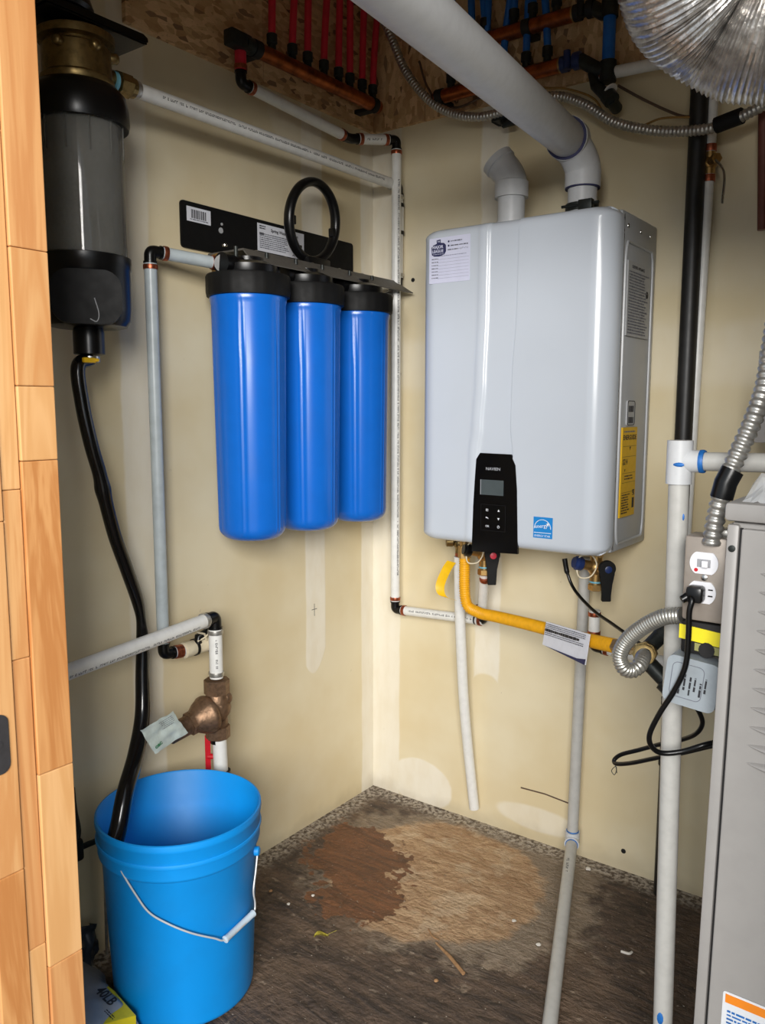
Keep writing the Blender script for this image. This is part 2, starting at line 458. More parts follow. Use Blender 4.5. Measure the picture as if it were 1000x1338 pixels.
def text(s, o, ux, uy, size, mat, parent, name='lettering', bold=0.0, align='LEFT', squeeze=1.0, label=None):
    """flat print lying on a surface: ux reading direction, uy up"""
    c = bpy.data.curves.new('t', 'FONT'); c.body = s; c.size = size; c.align_x = align; c.offset = bold; c.resolution_u = 2
    c.extrude = 0.0001
    t = bpy.data.objects.new('t', c); COL.objects.link(t)
    bpy.context.view_layer.update()
    me = bpy.data.meshes.new_from_object(t.evaluated_get(bpy.context.evaluated_depsgraph_get()))
    bpy.data.objects.remove(t); bpy.data.curves.remove(c)
    ux = V(ux).normalized(); uy = V(uy).normalized(); nn = ux.cross(uy)
    w = wloc(parent)
    for v in me.vertices: v.co = V(o) + ux * v.co.x * squeeze + uy * v.co.y + nn * v.co.z - w
    me.name = name; me.materials.clear(); me.materials.append(M[mat])
    ob = bpy.data.objects.new(name, me); COL.objects.link(ob); ob.parent = parent
    if label: ob['label'] = label
    return ob
def scribble(o, ux, uy, w, h, rows, mat, parent, name='small_print', fill=.55, seed=1, gap=.25, ragged=.3):
    """unreadable small print: rows of short word strokes"""
    rnd = random.Random(seed); b = B(); ux = V(ux).normalized(); uy = V(uy).normalized(); nn = ux.cross(uy) * 0.0002; o = V(o)
    rh = h / rows
    for r in range(rows):
        x = 0; end = w * (1 - rnd.random() * ragged)
        while x < end:
            ww = min(rh * rnd.uniform(.5, 2.2), end - x)
            y = -(r + .5) * rh
            hh = rh * fill * rnd.uniform(.35, .5)
            p = [o + ux * x + uy * (y - hh), o + ux * (x + ww) + uy * (y - hh), o + ux * (x + ww) + uy * (y + hh), o + ux * x + uy * (y + hh)]
            b.face([b.bm.verts.new(k + nn) for k in p])
            x += ww + rh * gap
    return add(name, b, mat, parent, smooth=False)
def panel(name, o, ux, uy, w, h, th, mat, parent, r=0.0, label=None):
    """thin plate with its lower left corner at o"""
    b = B(); poly = rrect(w, h, r, 4, w / 2, h / 2) if r else [(0, 0), (w, 0), (w, h), (0, h)]
    b.prism(poly, o, V(ux).normalized(), V(uy).normalized(), th)
    return add(name, b, mat, parent, smooth=False, label=label)
def pipe_print(a, b_, r, side, parent, seed=1, start=.05, stop=.95, size=.005):
    """printed line along a pipe: little strokes lying on its surface, towards side"""
    a = V(a); b_ = V(b_); d = (b_ - a); L = d.length; d.normalize()
    s = V(side); s = (s - d * s.dot(d)).normalized(); t = d.cross(s)
    rnd = random.Random(seed); b = B(); x = L * start
    while x < L * stop:
        w = size * rnd.uniform(.35, .8)
        h = size * rnd.uniform(.7, 1.0) / 2
        if rnd.random() < .84:
            kind = rnd.random()
            def quad(x0, x1, y0, y1):
                vs = []
                for xx, yy in ((x0, y0), (x1, y0), (x1, y1), (x0, y1)):
                    an = yy / r
                    vs.append(b.bm.verts.new(a + d * xx + (s * math.cos(an) + t * math.sin(an)) * (r + .00025)))
                b.face(vs)
            quad(x, x + w * .35, -h, h)
            if kind < .7: quad(x + w * .35, x + w, h * .3, h) 
            if kind > .3: quad(x + w * .4, x + w, -h, -h * .4)
        x += w + size * .22
    return add('printed_line', b, 'ink', parent, smooth=False)
def crimp(at, d, r, parent, mat='copper', w=.009, label=None):
    d = V(d).normalized(); b = B()
    b.lathe([(r * .9, -w / 2), (r * 1.13, -w / 2), (r * 1.16, -w / 4), (r * 1.16, w / 4), (r * 1.13, w / 2), (r * .9, w / 2)], at, d, 24)
    return add('crimp_ring', b, mat, parent)
def elbow(c, d1, d2, r, parent, mat='black_plastic', arm=.022, rr=.95):
    """short insert elbow between two directions, with thicker hub rims"""
    c = V(c); d1 = V(d1).normalized(); d2 = V(d2).normalized()
    b = B(); pts = [c + d1 * arm] + [c + d1 * arm * .45 * (1 - t) ** 2 * 1 + d2 * arm * .45 * t ** 2 for t in [k / 6 for k in range(7)]] + [c + d2 * arm]
    b.tube(pts, r * rr, 16)
    b.lathe([(r * .8, -.002), (r * 1.08, -.002), (r * 1.08, .002), (r * .8, .002)], c + d1 * arm, d1, 20)
    b.lathe([(r * .8, -.002), (r * 1.08, -.002), (r * 1.08, .002), (r * .8, .002)], c + d2 * arm, d2, 20)
    return add('elbow', b, mat, parent)
def run(parent, pts, r, mat='white_pipe', ring='copper', arm=.022, prints=None, first_ring=True, last_ring=True, cut=None):
    """straight pipes between corner points, an elbow at every inner corner, crimp rings on both sides of it"""
    P = [V(p) for p in pts]
    for i in range(len(P) - 1):
        d = (P[i + 1] - P[i]).normalized()
        a = P[i] + (d * arm if i > 0 else d * 0); e = P[i + 1] - (d * arm if i < len(P) - 2 else d * 0)
        add('pipe', B().cyl(a, e, r, n=24), mat, parent)
        if i > 0 or first_ring: crimp(a + d * .009, d, r, parent, ring)
        if i < len(P) - 2 or last_ring: crimp(e - d * .009, d, r, parent, ring)
        if prints and i in prints: pipe_print(a + d * .02, e - d * .02, r, prints[i], parent, seed=i + 3)
        if i > 0: elbow(P[i], P[i - 1] - P[i], P[i + 1] - P[i], r, parent, arm=arm)
def nut(b, at, d, r, h, n=6): b.cyl(V(at), V(at) + V(d).normalized() * h, r, n=n); return b
CV = V((1, -1, 0)).normalized()     # towards the doorway

# ------------------------------------------------------------------ the room
struct('floor', B().box((-.1, -1.36, -.06), (2.3, .1, 0)), 'floor', smooth=False)
struct('trim_1', B().box((-3.5, -6.5, -.08), (5.5, -1.36, -.02)), 'deck', smooth=False)     # garage slab outside the doorway
struct('wall_left', B().box((-.1, -1.36, 0), (0, .1, 2.36)), 'wall_left', smooth=False)
struct('wall_back', B().box((0, 0, 0), (2.3, .1, 2.36)), 'wall_back', smooth=False)
struct('wall_right', B().box((2.2, -1.36, 0), (2.3, 0, 2.36)), 'wall_back', smooth=False)
struct('ceiling', B().box((-.1, -1.36, 2.36), (2.3, .1, 2.46)), 'osb', smooth=False)
b = B(); b.box((-.1, -1.36, 0), (.30, -1.26, 2.36)); b.box((1.43, -1.36, 0), (2.2, -1.26, 2.36)); b.box((.30, -1.36, 1.70), (1.43, -1.26, 2.36))  # unseen header set low and right side set close to shade the room
struct('wall_front', b, 'wall_left', smooth=False)

# strand boards the manifolds hang on: thick sheets over the drywall
o = tag(bpy.data.objects.new('strand_board', None), 'brown strand board over the left wall behind the red pipes', 'board'); COL.objects.link(o); o.location = (0, -.4, 1.853)
for y0, y1 in ((-.80, -.4285), (-.4265, -.012)):
    add('sheet', B().box((0.0, y0, 1.853), (.011, y1, 2.34)), 'osb', o, smooth=False)
o = tag(bpy.data.objects.new('strand_board', None), 'brown strand board over the back wall behind the blue pipes', 'board'); COL.objects.link(o); o.location = (.4, 0, 1.853)
for x0, x1, zb in ((0.0, .174, 1.853), (.176, .80, 1.853)):
    add('sheet', B().box((x0, -.011, zb), (x1, 0, 2.34)), 'osb2', o, smooth=False)

# door jamb: pine lining seen on its inner face, three stepped boards, each finger-jointed from blocks
jamb = add('door_1', B().box((.302, -1.360, 0), (.385, -1.252, 1.70)), M['wood'][0], smooth=False); jamb['kind'] = 'structure'
def jamb_board(x1, y0, y1, cuts, order):
    zz = [0] + cuts + [1.70]
    for k in range(len(zz) - 1):
        bb = B().box((.386, y0, zz[k] + .0003), (x1, y1, zz[k + 1] - .0003), .0015)
        add('wood_block', bb, M['wood'][order[k % len(order)]], jamb, smooth=False)
jamb_board(.422, -1.2940, -1.2435, [.362, .638, 1.053, 1.147, 1.315, 1.62], [3, 1, 2, 1, 0, 3, 0])
jamb_board(.4185, -1.3196, -1.2952, [.40, .80, 1.018, 1.45], [1, 3, 0, 1, 0])
jamb_board(.4215, -1.3625, -1.3210, [.52, .98, 1.4], [2, 0, 3, 1])
b = B(); b.prism(rrect(.036, .078, .012, 5), (.4215, -1.350, .698), (0, 1, 0), (0, 0, 1), .002)
b.cyl((.4235, -1.345, .698), (.4245, -1.345, .698), .004, n=12)
add('strike_plate', b, 'strike', jamb, smooth=False)
struct('trim_2', B().box((.20, -1.372, 0), (.40, -1.3635, 2.05)), 'pvc_print', smooth=False)

# ------------------------------------------------------------------ tankless water heater
HX0, HX1, HZ0, HZ1, HYF = .331, .787, .815, 1.515, -.270
heater = thing('water_heater', 'white enamel tankless water heater hanging on the back wall', 'water heater', (.565, -.13, .815))
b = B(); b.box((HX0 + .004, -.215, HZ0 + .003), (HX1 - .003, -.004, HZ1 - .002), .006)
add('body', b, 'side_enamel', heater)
def strip_edges(z):          # the raised centre strip narrows downwards, then widens around the panel
    t = (HZ1 - z) / (HZ1 - HZ0)
    zz = (1.515, 1.338, 1.175, 1.08, 1.02, .80)
    la = (.506, .5055, .501, .495, .488, .482); ra = (.5835, .5825, .5745, .5735, .580, .586)
    for i in range(5):
        if z >= zz[i + 1]:
            f = max(0, min(1, (zz[i] - z) / (zz[i] - zz[i + 1]))); f = f * f * (3 - 2 * f)
            return (la[i] + (la[i + 1] - la[i]) * f, ra[i] + (ra[i + 1] - ra[i]) * f)
    return (la[-1], ra[-1])
b = B(); nx, nz = 200, 110; RC = .026; grid = []
def spaced(n): return [(1 - math.cos(PI * (k / n))) / 2 * .5 + (k / n) * .5 for k in range(n + 1)]
segs = (34, 8, 8, 14, 3, 60)
KN = []
for si, cnt in enumerate(segs):
    for k in range(cnt): KN.append((si, k / cnt))
KN.append((5, 1.0)); nx = len(KN) - 1
for si, f_ in KN:
    col = []
    for v in spaced(nz):
        wx = HX1 - HX0; hz = HZ1 - HZ0
        z = v * hz
        l_, r_ = strip_edges(HZ0 + z)
        kn = (0, l_ - .02 - HX0, l_ - HX0, l_ + .010 - HX0, r_ - .0018 - HX0, r_ - HX0, wx)
        if si == 0: f2 = 1 - (1 - f_) ** 1 if False else math.sin(PI / 2 * 0) + f_ ** 1.35
        elif si == 5: f2 = 1 - (1 - f_) ** 1.35
        else: f2 = f_
        x = kn[si] + (kn[si + 1] - kn[si]) * f2
        dx = min(x, wx - x); dz = min(z, hz - z)
        if dx < RC and dz < RC:
            a = 1 - dx / RC; c = 1 - dz / RC
            a2 = a * math.sqrt(1 - c * c / 2); c2 = c * math.sqrt(1 - a * a / 2)
            dx2 = RC * (1 - a2); dz2 = RC * (1 - c2)
            x = dx2 if x < wx / 2 else wx - dx2; z = dz2 if z < hz / 2 else hz - dz2
            dist = RC * (1 - math.hypot(a2, c2))
        else: dist = min(dx, dz)
        rx = .046
        dd = max(dist, 0)
        ddx = min(x, wx - x); ddz = min(z, hz - z)
        rz = .020
        a_ = max(0, (rx - ddx) / rx); c_ = max(0, (rz - ddz) / rz); t_ = min(1, math.hypot(a_, c_))
        e = ((rx * a_ + rz * c_) / (a_ + c_)) * (1 - math.sqrt(max(0, 1 - t_ * t_))) if a_ + c_ > 0 else 0
        y = HYF + min(e, .052)
        X = HX0 + x; Z = HZ0 + z
        l, r = strip_edges(Z)
        # left flank runs into a soft step, right edge is a sharp crease
        if X < l - .02: y += 0
        elif X < l: y -= .0015 * math.sin(PI * (l - X) / .02)
        elif X < l + .010: y += .0050 * (.5 - .5 * math.cos(PI * (X - l) / .010))
        elif X < r - .0018: y += .0050 + .0014 * (X - l) / (r - l)
        elif X < r: y += .0064 * (r - X) / .0018
        col.append(b.bm.verts.new((X, min(y, -.216), Z)))
    grid.append(col)
for i in range(nx):
    for j in range(nz): b.face((grid[i][j], grid[i + 1][j], grid[i + 1][j + 1], grid[i][j + 1]))
loop = [grid[i][0] for i in range(nx + 1)] + [grid[nx][j] for j in range(1, nz + 1)] + [grid[i][nz] for i in range(nx - 1, -1, -1)] + [grid[0][j] for j in range(nz - 1, 0, -1)]
back = [b.bm.verts.new((v.co.x, -.214, v.co.z)) for v in loop]
for k in range(len(loop)): b.face((loop[k], loop[(k + 1) % len(loop)], back[(k + 1) % len(loop)], back[k]))
b.face(back)
add('front_cover', b, 'enamel', heater, ang=30)
# embossed outline and screws on the right side
pts = [V((HX1 - .0028, -.03 - .165 * (p[0]), HZ0 + .02 + .62 * p[1])) for p in rrect(1, 1, .08, 6, .5, .5)]
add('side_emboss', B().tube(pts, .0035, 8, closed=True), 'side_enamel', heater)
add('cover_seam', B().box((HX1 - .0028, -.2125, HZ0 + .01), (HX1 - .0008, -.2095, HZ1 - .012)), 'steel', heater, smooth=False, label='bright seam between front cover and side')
for y in (-.05, -.11, -.185): add('screw', B().lathe([(.0045, 0), (.004, .0015), (.001, .002)], (HX1 - .003, y, HZ1 - .03), (1, 0, 0), 12), 'steel', heater)
# control panel
YP = HYF - .0012
pl = [(0.4848, -0.27, 0.9012), (0.4826, -0.27, 0.8001), (0.5971, -0.27, 0.8055), (0.5919, -0.27, 0.9455), (0.587, -0.27, 0.998), (0.5755, -0.27, 1.021), (0.5002, -0.27, 1.022), (0.4908, -0.27, 1.008), (0.4877, -0.27, 0.9598)]
poly = [(p[0] - .4, p[2] - .9) for p in pl]
b = B(); b.prism(poly[::-1], (.4, YP + .006, .9), (1, 0, 0), (0, 0, 1), .0065)
cp = add('control_panel', b, 'panel_gloss', heater, smooth=False, label='glossy black control panel')
YS = YP - .0012
dl = (0.5031, -0.2722, 0.9301)
panel('display', (dl[0], YS + .0006, dl[2]), (1, 0, 0), (0, 0, 1), .057, .0335, .0008, 'lcd', cp)
add('display_edge', B().box((dl[0] - .0003, YS - .0004, dl[2]), (dl[0] + .0012, YS + .0001, dl[2] + .0335)), 'grey_print', cp, smooth=False)
tl = (0.5136, -0.2722, 0.985)
text('NAVIEN', (tl[0] + .002, YS, tl[2]), (1, 0, 0), (0, 0, 1), .0088, 'grey_print', cp, bold=.0002, squeeze=1.15)
KC = ((0.521, -0.272, 0.8955), (0.5495, -0.272, 0.8976)); KR = ((0.5363, -0.272, 0.8966)[2], (0.5366, -0.272, 0.8788)[2], (0.537, -0.272, 0.8609)[2])
UX = (1, 0, 0); UZ = (0, 0, 1)
b = B()
for px, pz, kind in ((0, 0, 'menu'), (1, 0, 'up'), (0, 1, 'back'), (1, 1, 'down'), (0, 2, 'ok'), (1, 2, 'power')):
    cx = KC[px][0]; cz = KR[pz]
    o = (cx, YS - .0002, cz)
    g = B()
    if kind == 'up': g.prism([(-.0018, -.0012), (.0018, -.0012), (0, .0020)], o, UX, UZ, .0003)
    elif kind == 'down': g.prism([(0, -.0020), (.0018, .0012), (-.0018, .0012)], o, UX, UZ, .0003)
    elif kind == 'menu':
        for s_ in (-.0011, 0.0011): g.prism([(-.002, s_ - .0004), (.002, s_ - .0004), (.002, s_ + .0004), (-.002, s_ + .0004)], o, UX, UZ, .0003)
        g.prism([(-.002, -.0004), (-.0012, -.0004), (-.0012, .002), (-.002, .002)], o, UX, UZ, .0003)
    elif kind == 'back': g.prism([(-.0024, .0008), (-.0006, .0022), (-.0006, .0012), (.0016, .0006), (.0024, -.0012), (.001, -.0004), (-.0006, .0003), (-.0006, -.0006)], o, UX, UZ, .0003)
    elif kind == 'power':
        g.tube([V(o) + V((math.sin(a) * .0017, 0, math.cos(a) * .0017)) for a in [.6 + k * (2 * PI - 1.2) / 12 for k in range(13)]], .0003, 6)
        g.prism([(-.0003, .0004), (.0003, .0004), (.0003, .0024), (-.0003, .0024)], o, UX, UZ, .0003)
    if kind == 'ok': text('OK', (cx - .0038, YS - .0002, cz - .0024), UX, UZ, .0066, 'white_print', cp, name='button_mark'); g.bm.free()
    else:
        bmesh.ops.scale(g.bm, vec=(1.5, 1, 1.5), space=Matrix.Translation(-V(o)), verts=g.bm.verts); add('button_mark', g, 'white_print', cp, smooth=False)
b = B()
xa, xb, za, zb2 = KC[0][0] - .016, KC[1][0] + .016, KR[2] - .010, KR[0] + .012
for x in (xa, xb): b.box((x, YS + .0001, za), (x + .0004, YS + .0005, zb2))
for z in (za, zb2): b.box((xa, YS + .0001, z), (xb, YS + .0005, z + .0004))
add('keypad_outline', b, 'dark', cp, smooth=False)
# stickers on the front
def proud(p, dy): return (p[0], p[1] - dy, p[2])
BL = (0.3623, -0.2712, 1.409); 
st = panel('company_sticker', (BL[0], -.2706, BL[2] - .013), UX, UZ, .105, .098, .0004, 'lilac_paper', heater, r=.002, label='pale lilac company sticker with navy crest and service table')
SO = V((BL[0] + .002, -.2713, BL[2] - .014))
b = B()
b.prism([(0.0049, 0.0635), (0.0110, 0.0598), (0.0244, 0.0586), (0.0378, 0.0623), (0.0421, 0.0684), (0.0415, 0.0818), (0.0366, 0.0867), (0.0281, 0.0879), (0.0275, 0.0952), (0.0171, 0.0940), (0.0177, 0.0867), (0.0085, 0.0842), (0.0037, 0.0794)], SO, UX, UZ, .0002)
add('crest', b, 'ink_navy', st, smooth=False)
text('MAJOR', SO + V((0.0063, -.0004, 0.0763)), UX, UZ, 0.0090, 'lilac_paper', st, bold=.00022)
text('LEAGUE', SO + V((0.0059, -.0004, 0.0674)), UX, UZ, 0.0085, 'lilac_paper', st, bold=.00022, squeeze=.95)
text('THE', SO + V((0.0195, -.0004, 0.0894)), UX, UZ, 0.0039, 'lilac_paper', st, bold=.0001)
text('PLUMBING & HEATING', SO + V((0.0079, -.0004, 0.0629)), UX, UZ, 0.0028, 'lilac_paper', st)
for k, z in ((0, 0.0885), (1, 0.0794)): add('icon', B().cyl(SO + V((0.0488, -.0002, z)), SO + V((0.0488, -.0005, z)), 0.0022, n=12), 'ink_navy', st)
scribble(SO + V((0.0537, -.0003, 0.0910)), UX, UZ, 0.0293, 0.0049, 1, 'ink_grey', st, seed=4, ragged=0)
scribble(SO + V((0.0537, -.0003, 0.0816)), UX, UZ, 0.0440, 0.0049, 1, 'ink_grey', st, seed=5, ragged=0)
scribble(SO + V((0.0464, -.0003, 0.0733)), UX, UZ, 0.0269, 0.0049, 1, 'ink_grey', st, seed=6, ragged=0)
b = B(); rnd = random.Random(3)
b.tube([SO + V((0.0733 + k * 0.0011, -.0004, 0.0708 + rnd.uniform(-0.0022, 0.0027))) for k in range(24)], .00022, 6)
add('handwriting', b, 'ink_grey', st)
scribble(SO + V((0.0269, -.0003, 0.0610)), UX, UZ, 0.0672, 0.0037, 1, 'ink_light', st, seed=8, ragged=0)
b = B(); c = B()
for k in range(7):
    z = 0.0519 - k * 0.0068
    c.box((SO.x + 0.0195, SO.y - .0003, SO.z + z), (SO.x + 0.1001, SO.y - .0001, SO.z + z + .0005))
    scribble(SO + V((0.0049, -.0003, z + 0.0037)), UX, UZ, 0.0171, 0.0037, 1, 'ink_grey', st, seed=20 + k, ragged=0)
add('table_rule', c, 'ink_light', st, smooth=False); b.bm.free()
es = (0.6327, -0.2706, 0.8459)
st = panel('energy_sticker', (es[0], -.2706, es[2]), UX, UZ, .0440, .0450, .0004, 'sticker_blue', heater, label='square blue energy sticker with white arc and script')
EO = V((es[0], -.2713, es[2]))
b = B()
b.tube([EO + V((0.0212 + math.cos(a) * 0.0189, -.0002, 0.0202 + math.sin(a) * 0.0194)) for a in [PI * k / 16 for k in range(17)]], 0.0007, 6)
b.box((EO.x + 0.0016, EO.y - .0003, EO.z + 0.0109), (EO.x + 0.0411, EO.y, EO.z + 0.0121))
add('arc', b, 'white_print', st)
text('energy', EO + V((0.0039, -.0002, 0.0205)), (1, 0, .12), (-.12, 0, 1), 0.0116, 'white_print', st, squeeze=.95)
b = B(); sp = []
for k in range(10):
    rr = 0.0047 if k % 2 == 0 else 0.0019; a = PI / 2 + k * PI / 5
    sp.append((rr * math.cos(a), rr * math.sin(a)))
b.prism(sp[::-1], EO + V((0.0333, -.0001, 0.0302)), UX, UZ, .0003); add('star', b, 'white_print', st, smooth=False)
text('ENERGY STAR', EO + V((0.0028, -.0002, 0.0028)), UX, UZ, 0.0062, 'white_print', st, squeeze=.93)
# right side labels, reading from front to back
SX = HX1 + .0004; RY = (0, 1, 0)
def side(px, py): pass
spec = (0.787, -0.2076, 1.279)
st = panel('rating_label', (SX - .003, -.185, 1.268), RY, UZ, .135, .150, .0032, 'silver_label', heater, label='grey specification label in small print')
scribble((SX + .0008, -.180, 1.400), RY, UZ, .120, .128, 22, 'ink_grey', st, seed=31, ragged=.25)
text('CERTIFIED APPLIANCE', (SX + .0008, -.165, 1.405), RY, UZ, .0085, 'ink', st, squeeze=.9)
add('seal', B().cyl((SX + .0002, -.068, 1.360), (SX + .0009, -.068, 1.360), .0075, n=16), 'ink', st)
st = panel('barcode_label', (SX - .003, -.160, 1.0830), RY, UZ, .046, .054, .0032, 'silver_label', heater, r=.006)
b = B(); pts = [V((SX + .0004, -.160 + .023 + p[0], 1.1100 + p[1])) for p in rrect(.043, .050, .006, 4)]
b.tube(pts, .0008, 6, closed=True)
rnd = random.Random(9)
for z0 in (1.0885, 1.1120):
    y = -.152
    while y < -.122:
        w_ = rnd.uniform(.0006, .0018); b.box((SX + .0002, y, z0), (SX + .0005, y + w_, z0 + .013)); y += w_ + rnd.uniform(.0006, .0015)
add('barcode', b, 'ink', st, smooth=False)
st = panel('energy_guide_label', (SX - .003, -.183, 0.8900), RY, UZ, .088, .190, .0034, 'energy_yellow', heater, label='tall yellow energy guide label')
LX = SX + .0007
text('ENERGUIDE', (LX, -.179, 1.0540), RY, UZ, .0145, 'ink', st, bold=.0003, squeeze=1.02)
text('$214', (LX, -.176, 1.0020), RY, UZ, .017, 'ink', st, bold=.0002, squeeze=.8)
b = B()
for z in (1.0400, 1.0180, 0.9830, 0.9630, 0.9420): b.box((LX - .0001, -.178, z), (LX + .0002, -.100, z + .0006))
b.prism([(-.004, .003), (0, -.005), (.004, .003)], (LX - .0001, -.135, 1.0360), RY, UZ, .0003)
b.prism([(-.003, .002), (0, -.004), (.003, .002)], (LX - .0001, -.163, 0.9900), RY, UZ, .0003)
add('rule', b, 'ink', st, smooth=False)
scribble((LX, -.176, 1.0740), RY, UZ, .075, .006, 1, 'ink_grey', st, seed=41)
scribble((LX, -.165, 0.9800), RY, UZ, .060, .012, 2, 'ink', st, seed=42)
scribble((LX, -.177, 0.9400), RY, UZ, .050, .044, 8, 'ink', st, seed=43)
b = B(); rnd = random.Random(12)
for i in range(9):
    for j in range(7):
        if rnd.random() < .55: b.box((LX - .0001, -.112 + i * .0013, 0.9330 + j * .0018), (LX + .0002, -.112 + i * .0013 + .0013, 0.9330 + j * .0018 + .0018))
b.box((LX - .0001, -.113, 0.9060), (LX + .0002, -.101, 0.9280))
add('dark_marks', b, 'ink', st, smooth=False)

# collars on top of the heater
def stub(px, y, nm): pass
XE, YE = .668, -.148
XI, YI = .500, -.148
b = B(); b.lathe([(.041, -.002), (.041, .004), (.033, .006), (.033, .03)], (XE, YE, HZ1), n=36); add('vent_collar', b, 'pvc', heater)
b = B(); b.lathe([(.041, -.002), (.041, .004), (.0335, .006), (.0335, .02)], (XI, YI, HZ1), n=36); add('vent_collar', b, 'pvc', heater)
b = B(); b.lathe([(.0335, .018), (.0350, .018), (.0350, .034), (.0335, .034)], (XE, YE, HZ1), n=36)
b.box((XE + .010, YE - .046, HZ1 + .012), (XE + .040, YE - .030, HZ1 + .034), .002); b.cyl((XE - .03, YE - .036, HZ1 + .026), (XE + .052, YE - .036, HZ1 + .026), .003, n=8)
add('clamp', b, 'iron', heater, label='dark metal hose clamp')

# exhaust: thick white pipe climbing toward the doorway
ex = thing('exhaust_vent', 'thick white plastic exhaust pipe slanting up over the water heater', 'vent pipe', (XE, YE, HZ1 + .03))
ED = (0.6543, -0.2, 1.671); ET = (0.7803, -0.9694, 1.617)
ED = V(ED); ET = V(ET); ed = (ET - ED).normalized()
add('pipe', B().cyl((XE, YE, HZ1 + .032), (XE, YE, HZ1 + .075), .0305, n=36), 'pvc', ex)
c0 = V((XE, YE, HZ1 + .098)); 
b = B(); cc = V((XE, YE, HZ1 + .122))
P = [c0 - V((0, 0, .004))] + [c0.lerp(cc, t) * (1 - t) + cc.lerp(ED, t * .9) * t for t in [k / 8 for k in range(9)]] + [ED.lerp(ET, .004)]
b.tube(P, .0375, 32)
b.lathe([(.030, -.030), (.0375, -.030), (.0375, .006), (.030, .006)], c0, (0, 0, 1), 36)
b.lathe([(.034, -.020), (.0435, -.020), (.0435, .012), (.036, .012)], ED, ed, 36)
add('elbow', b, 'pvc', ex)
b = B(); b.lathe([(.029, -.0325), (.0362, -.0325), (.0362, -.0300), (.029, -.0300)], c0, (0, 0, 1), 36); 
b.lathe([(.036, .0122), (.0424, .0122), (.0424, .0150), (.036, .0150)], ED, ed, 36)
add('glue_line', b, 'ink_navy', ex, label='dark blue glue line')
add('pipe', B().cyl(ED + ed * .004, ED + ed * 1.05, .0370, n=48), 'pvc', ex)
# intake: short stub and half elbow
it = thing('intake_vent', 'short white plastic intake stub with bent open end on the water heater', 'vent pipe', (XI, YI, HZ1 + .02))
add('pipe', B().cyl((XI, YI, HZ1 + .005), (XI, YI, HZ1 + .085), .0305, n=36), 'pvc', it)
c0 = V((XI, YI, HZ1 + .085)); dd = V((-.50, -.10, .62)).normalized(); p1 = c0 + V((0, 0, .030)); p2 = p1 + dd * .055
b = B(); P = [c0, c0 + V((0, 0, .012))] + [(p1 - V((0, 0, .018))).lerp(p1, t).lerp(p1.lerp(p1 + dd * .022, t), t) for t in [k / 8 for k in range(9)]] + [p2]
b.tube(P, .0345, 32)
b.lathe([(.031, -.014), (.0375, -.014), (.0375, .020), (.034, .022)], c0, (0, 0, 1), 36)
b.lathe([(.0345, -.016), (.0375, -.014), (.0375, .0), (.030, .001), (.030, -.03)], p2, dd, 36, caps=False)
add('elbow', b, 'pvc', it)
add('bore', B().cyl(p2 - dd * .002, p2 + dd * .0012, .029, n=32), 'dark', it)

# ------------------------------------------------------------------ valves under the heater
def valve(px, name, label, knob, cap, zc):
    t = thing(name, label, 'valve', (px, -.135, HZ0))
    x, y = px, -.135
    b = B(); b.cyl((x - .006, y, HZ0 - .022), (x - .006, y, HZ0), .015, n=6); add('union_nut', b, 'brass', t, ang=20)
    b = B(); b.cyl((x - .006, y, HZ0 - .085), (x - .006, y, HZ0 - .02), .0135, n=20)
    b.sphere((x - .006, y, HZ0 - .045), .0205); b.cyl((x - .006, y - .002, HZ0 - .045), (x - .028, y - .028, HZ0 - .036), .011, n=16)
    b.cyl((x - .006, y, HZ0 - .045), (x + .022, y - .020, HZ0 - .045), .011, n=16)
    add('body', b, 'brass', t)
    b = B(); b.lathe([(.013, 0), (.0165, .002), (.0165, .014), (.013, .016)], (x - .006, y, HZ0 - .098), n=6); add('tail_nut', b, 'brass', t, ang=20)
    b = B(); b.lathe([(.0135, 0), (.0142, .001), (.0142, .003), (.0135, .004)], (x - .006, y, HZ0 - .080), n=20); add('sealant', b, 'sealant', t, label='blue thread sealant')
    b = B(); b.lathe([(.014, 0), (.016, .003), (.016, .014), (.012, .017), (.012, .020)], (x - .028, y - .028, HZ0 - .036), (-.6, -.7, .2), 16); add('drain_cap', b, cap, t)
    b = B(); q_ = [V((x - .034, y - .040, HZ0 - .048)), V((x - .024, y - .045, HZ0 - .063)), V((x - .004, y - .035, HZ0 - .060)), V((x + .006, y - .028, HZ0 - .035)), V((x - .006, y - .030, HZ0 - .014)), V((x - .028, y - .040, HZ0 - .018))]
    b.tube(crv(q_, 6, True), .0016, 8, closed=True); add('cap_strap', b, 'cream', t)
    # paddle handle hanging down
    h = V((x + .026, y - .022, HZ0 - .045))
    nn = V((.6, -.8, 0)).normalized(); u = V((.8, .6, 0))
    out = [(.0150 * math.cos(math.radians(a)), .0150 * math.sin(math.radians(a)) + .004) for a in range(-40, 221, 20)]
    out = [(p_[0] * 1.25, p_[1] * 1.2) for p_ in out]; out = [(-.0100, -.030), (-.0100, -.068), (.0100, -.068), (.0100, -.030)] + out
    b = B(); b.prism(out, h - nn * .001, u, (0, 0, 1), .010); bmesh.ops.bevel(b.bm, geom=list(b.bm.edges), offset=.0015, segments=1, affect='EDGES')
    hd = add('handle', b, 'black_matte', t, ang=30)
    pn = u.cross(V((0, 0, 1))).normalized()
    add('button', B().lathe([(.0078, 0), (.0078, .0015), (.006, .0022)], h + pn * .0085 + V((0, 0, .003)) + u * .002, pn, 20), knob, hd)
    return t
vx_h = V((0.4402, -0.135, 0.701)); vx_c = V((0.7218, -0.135, 0.7023))
valve(vx_h.x + .006, 'isolation_valve', 'brass isolation valve with black handle and red button under the heater', 'red_button', 'black_plastic', 0)
valve(vx_c.x + .006, 'isolation_valve', 'brass isolation valve with black handle and blue button under the heater', 'navy', 'navy', 0)
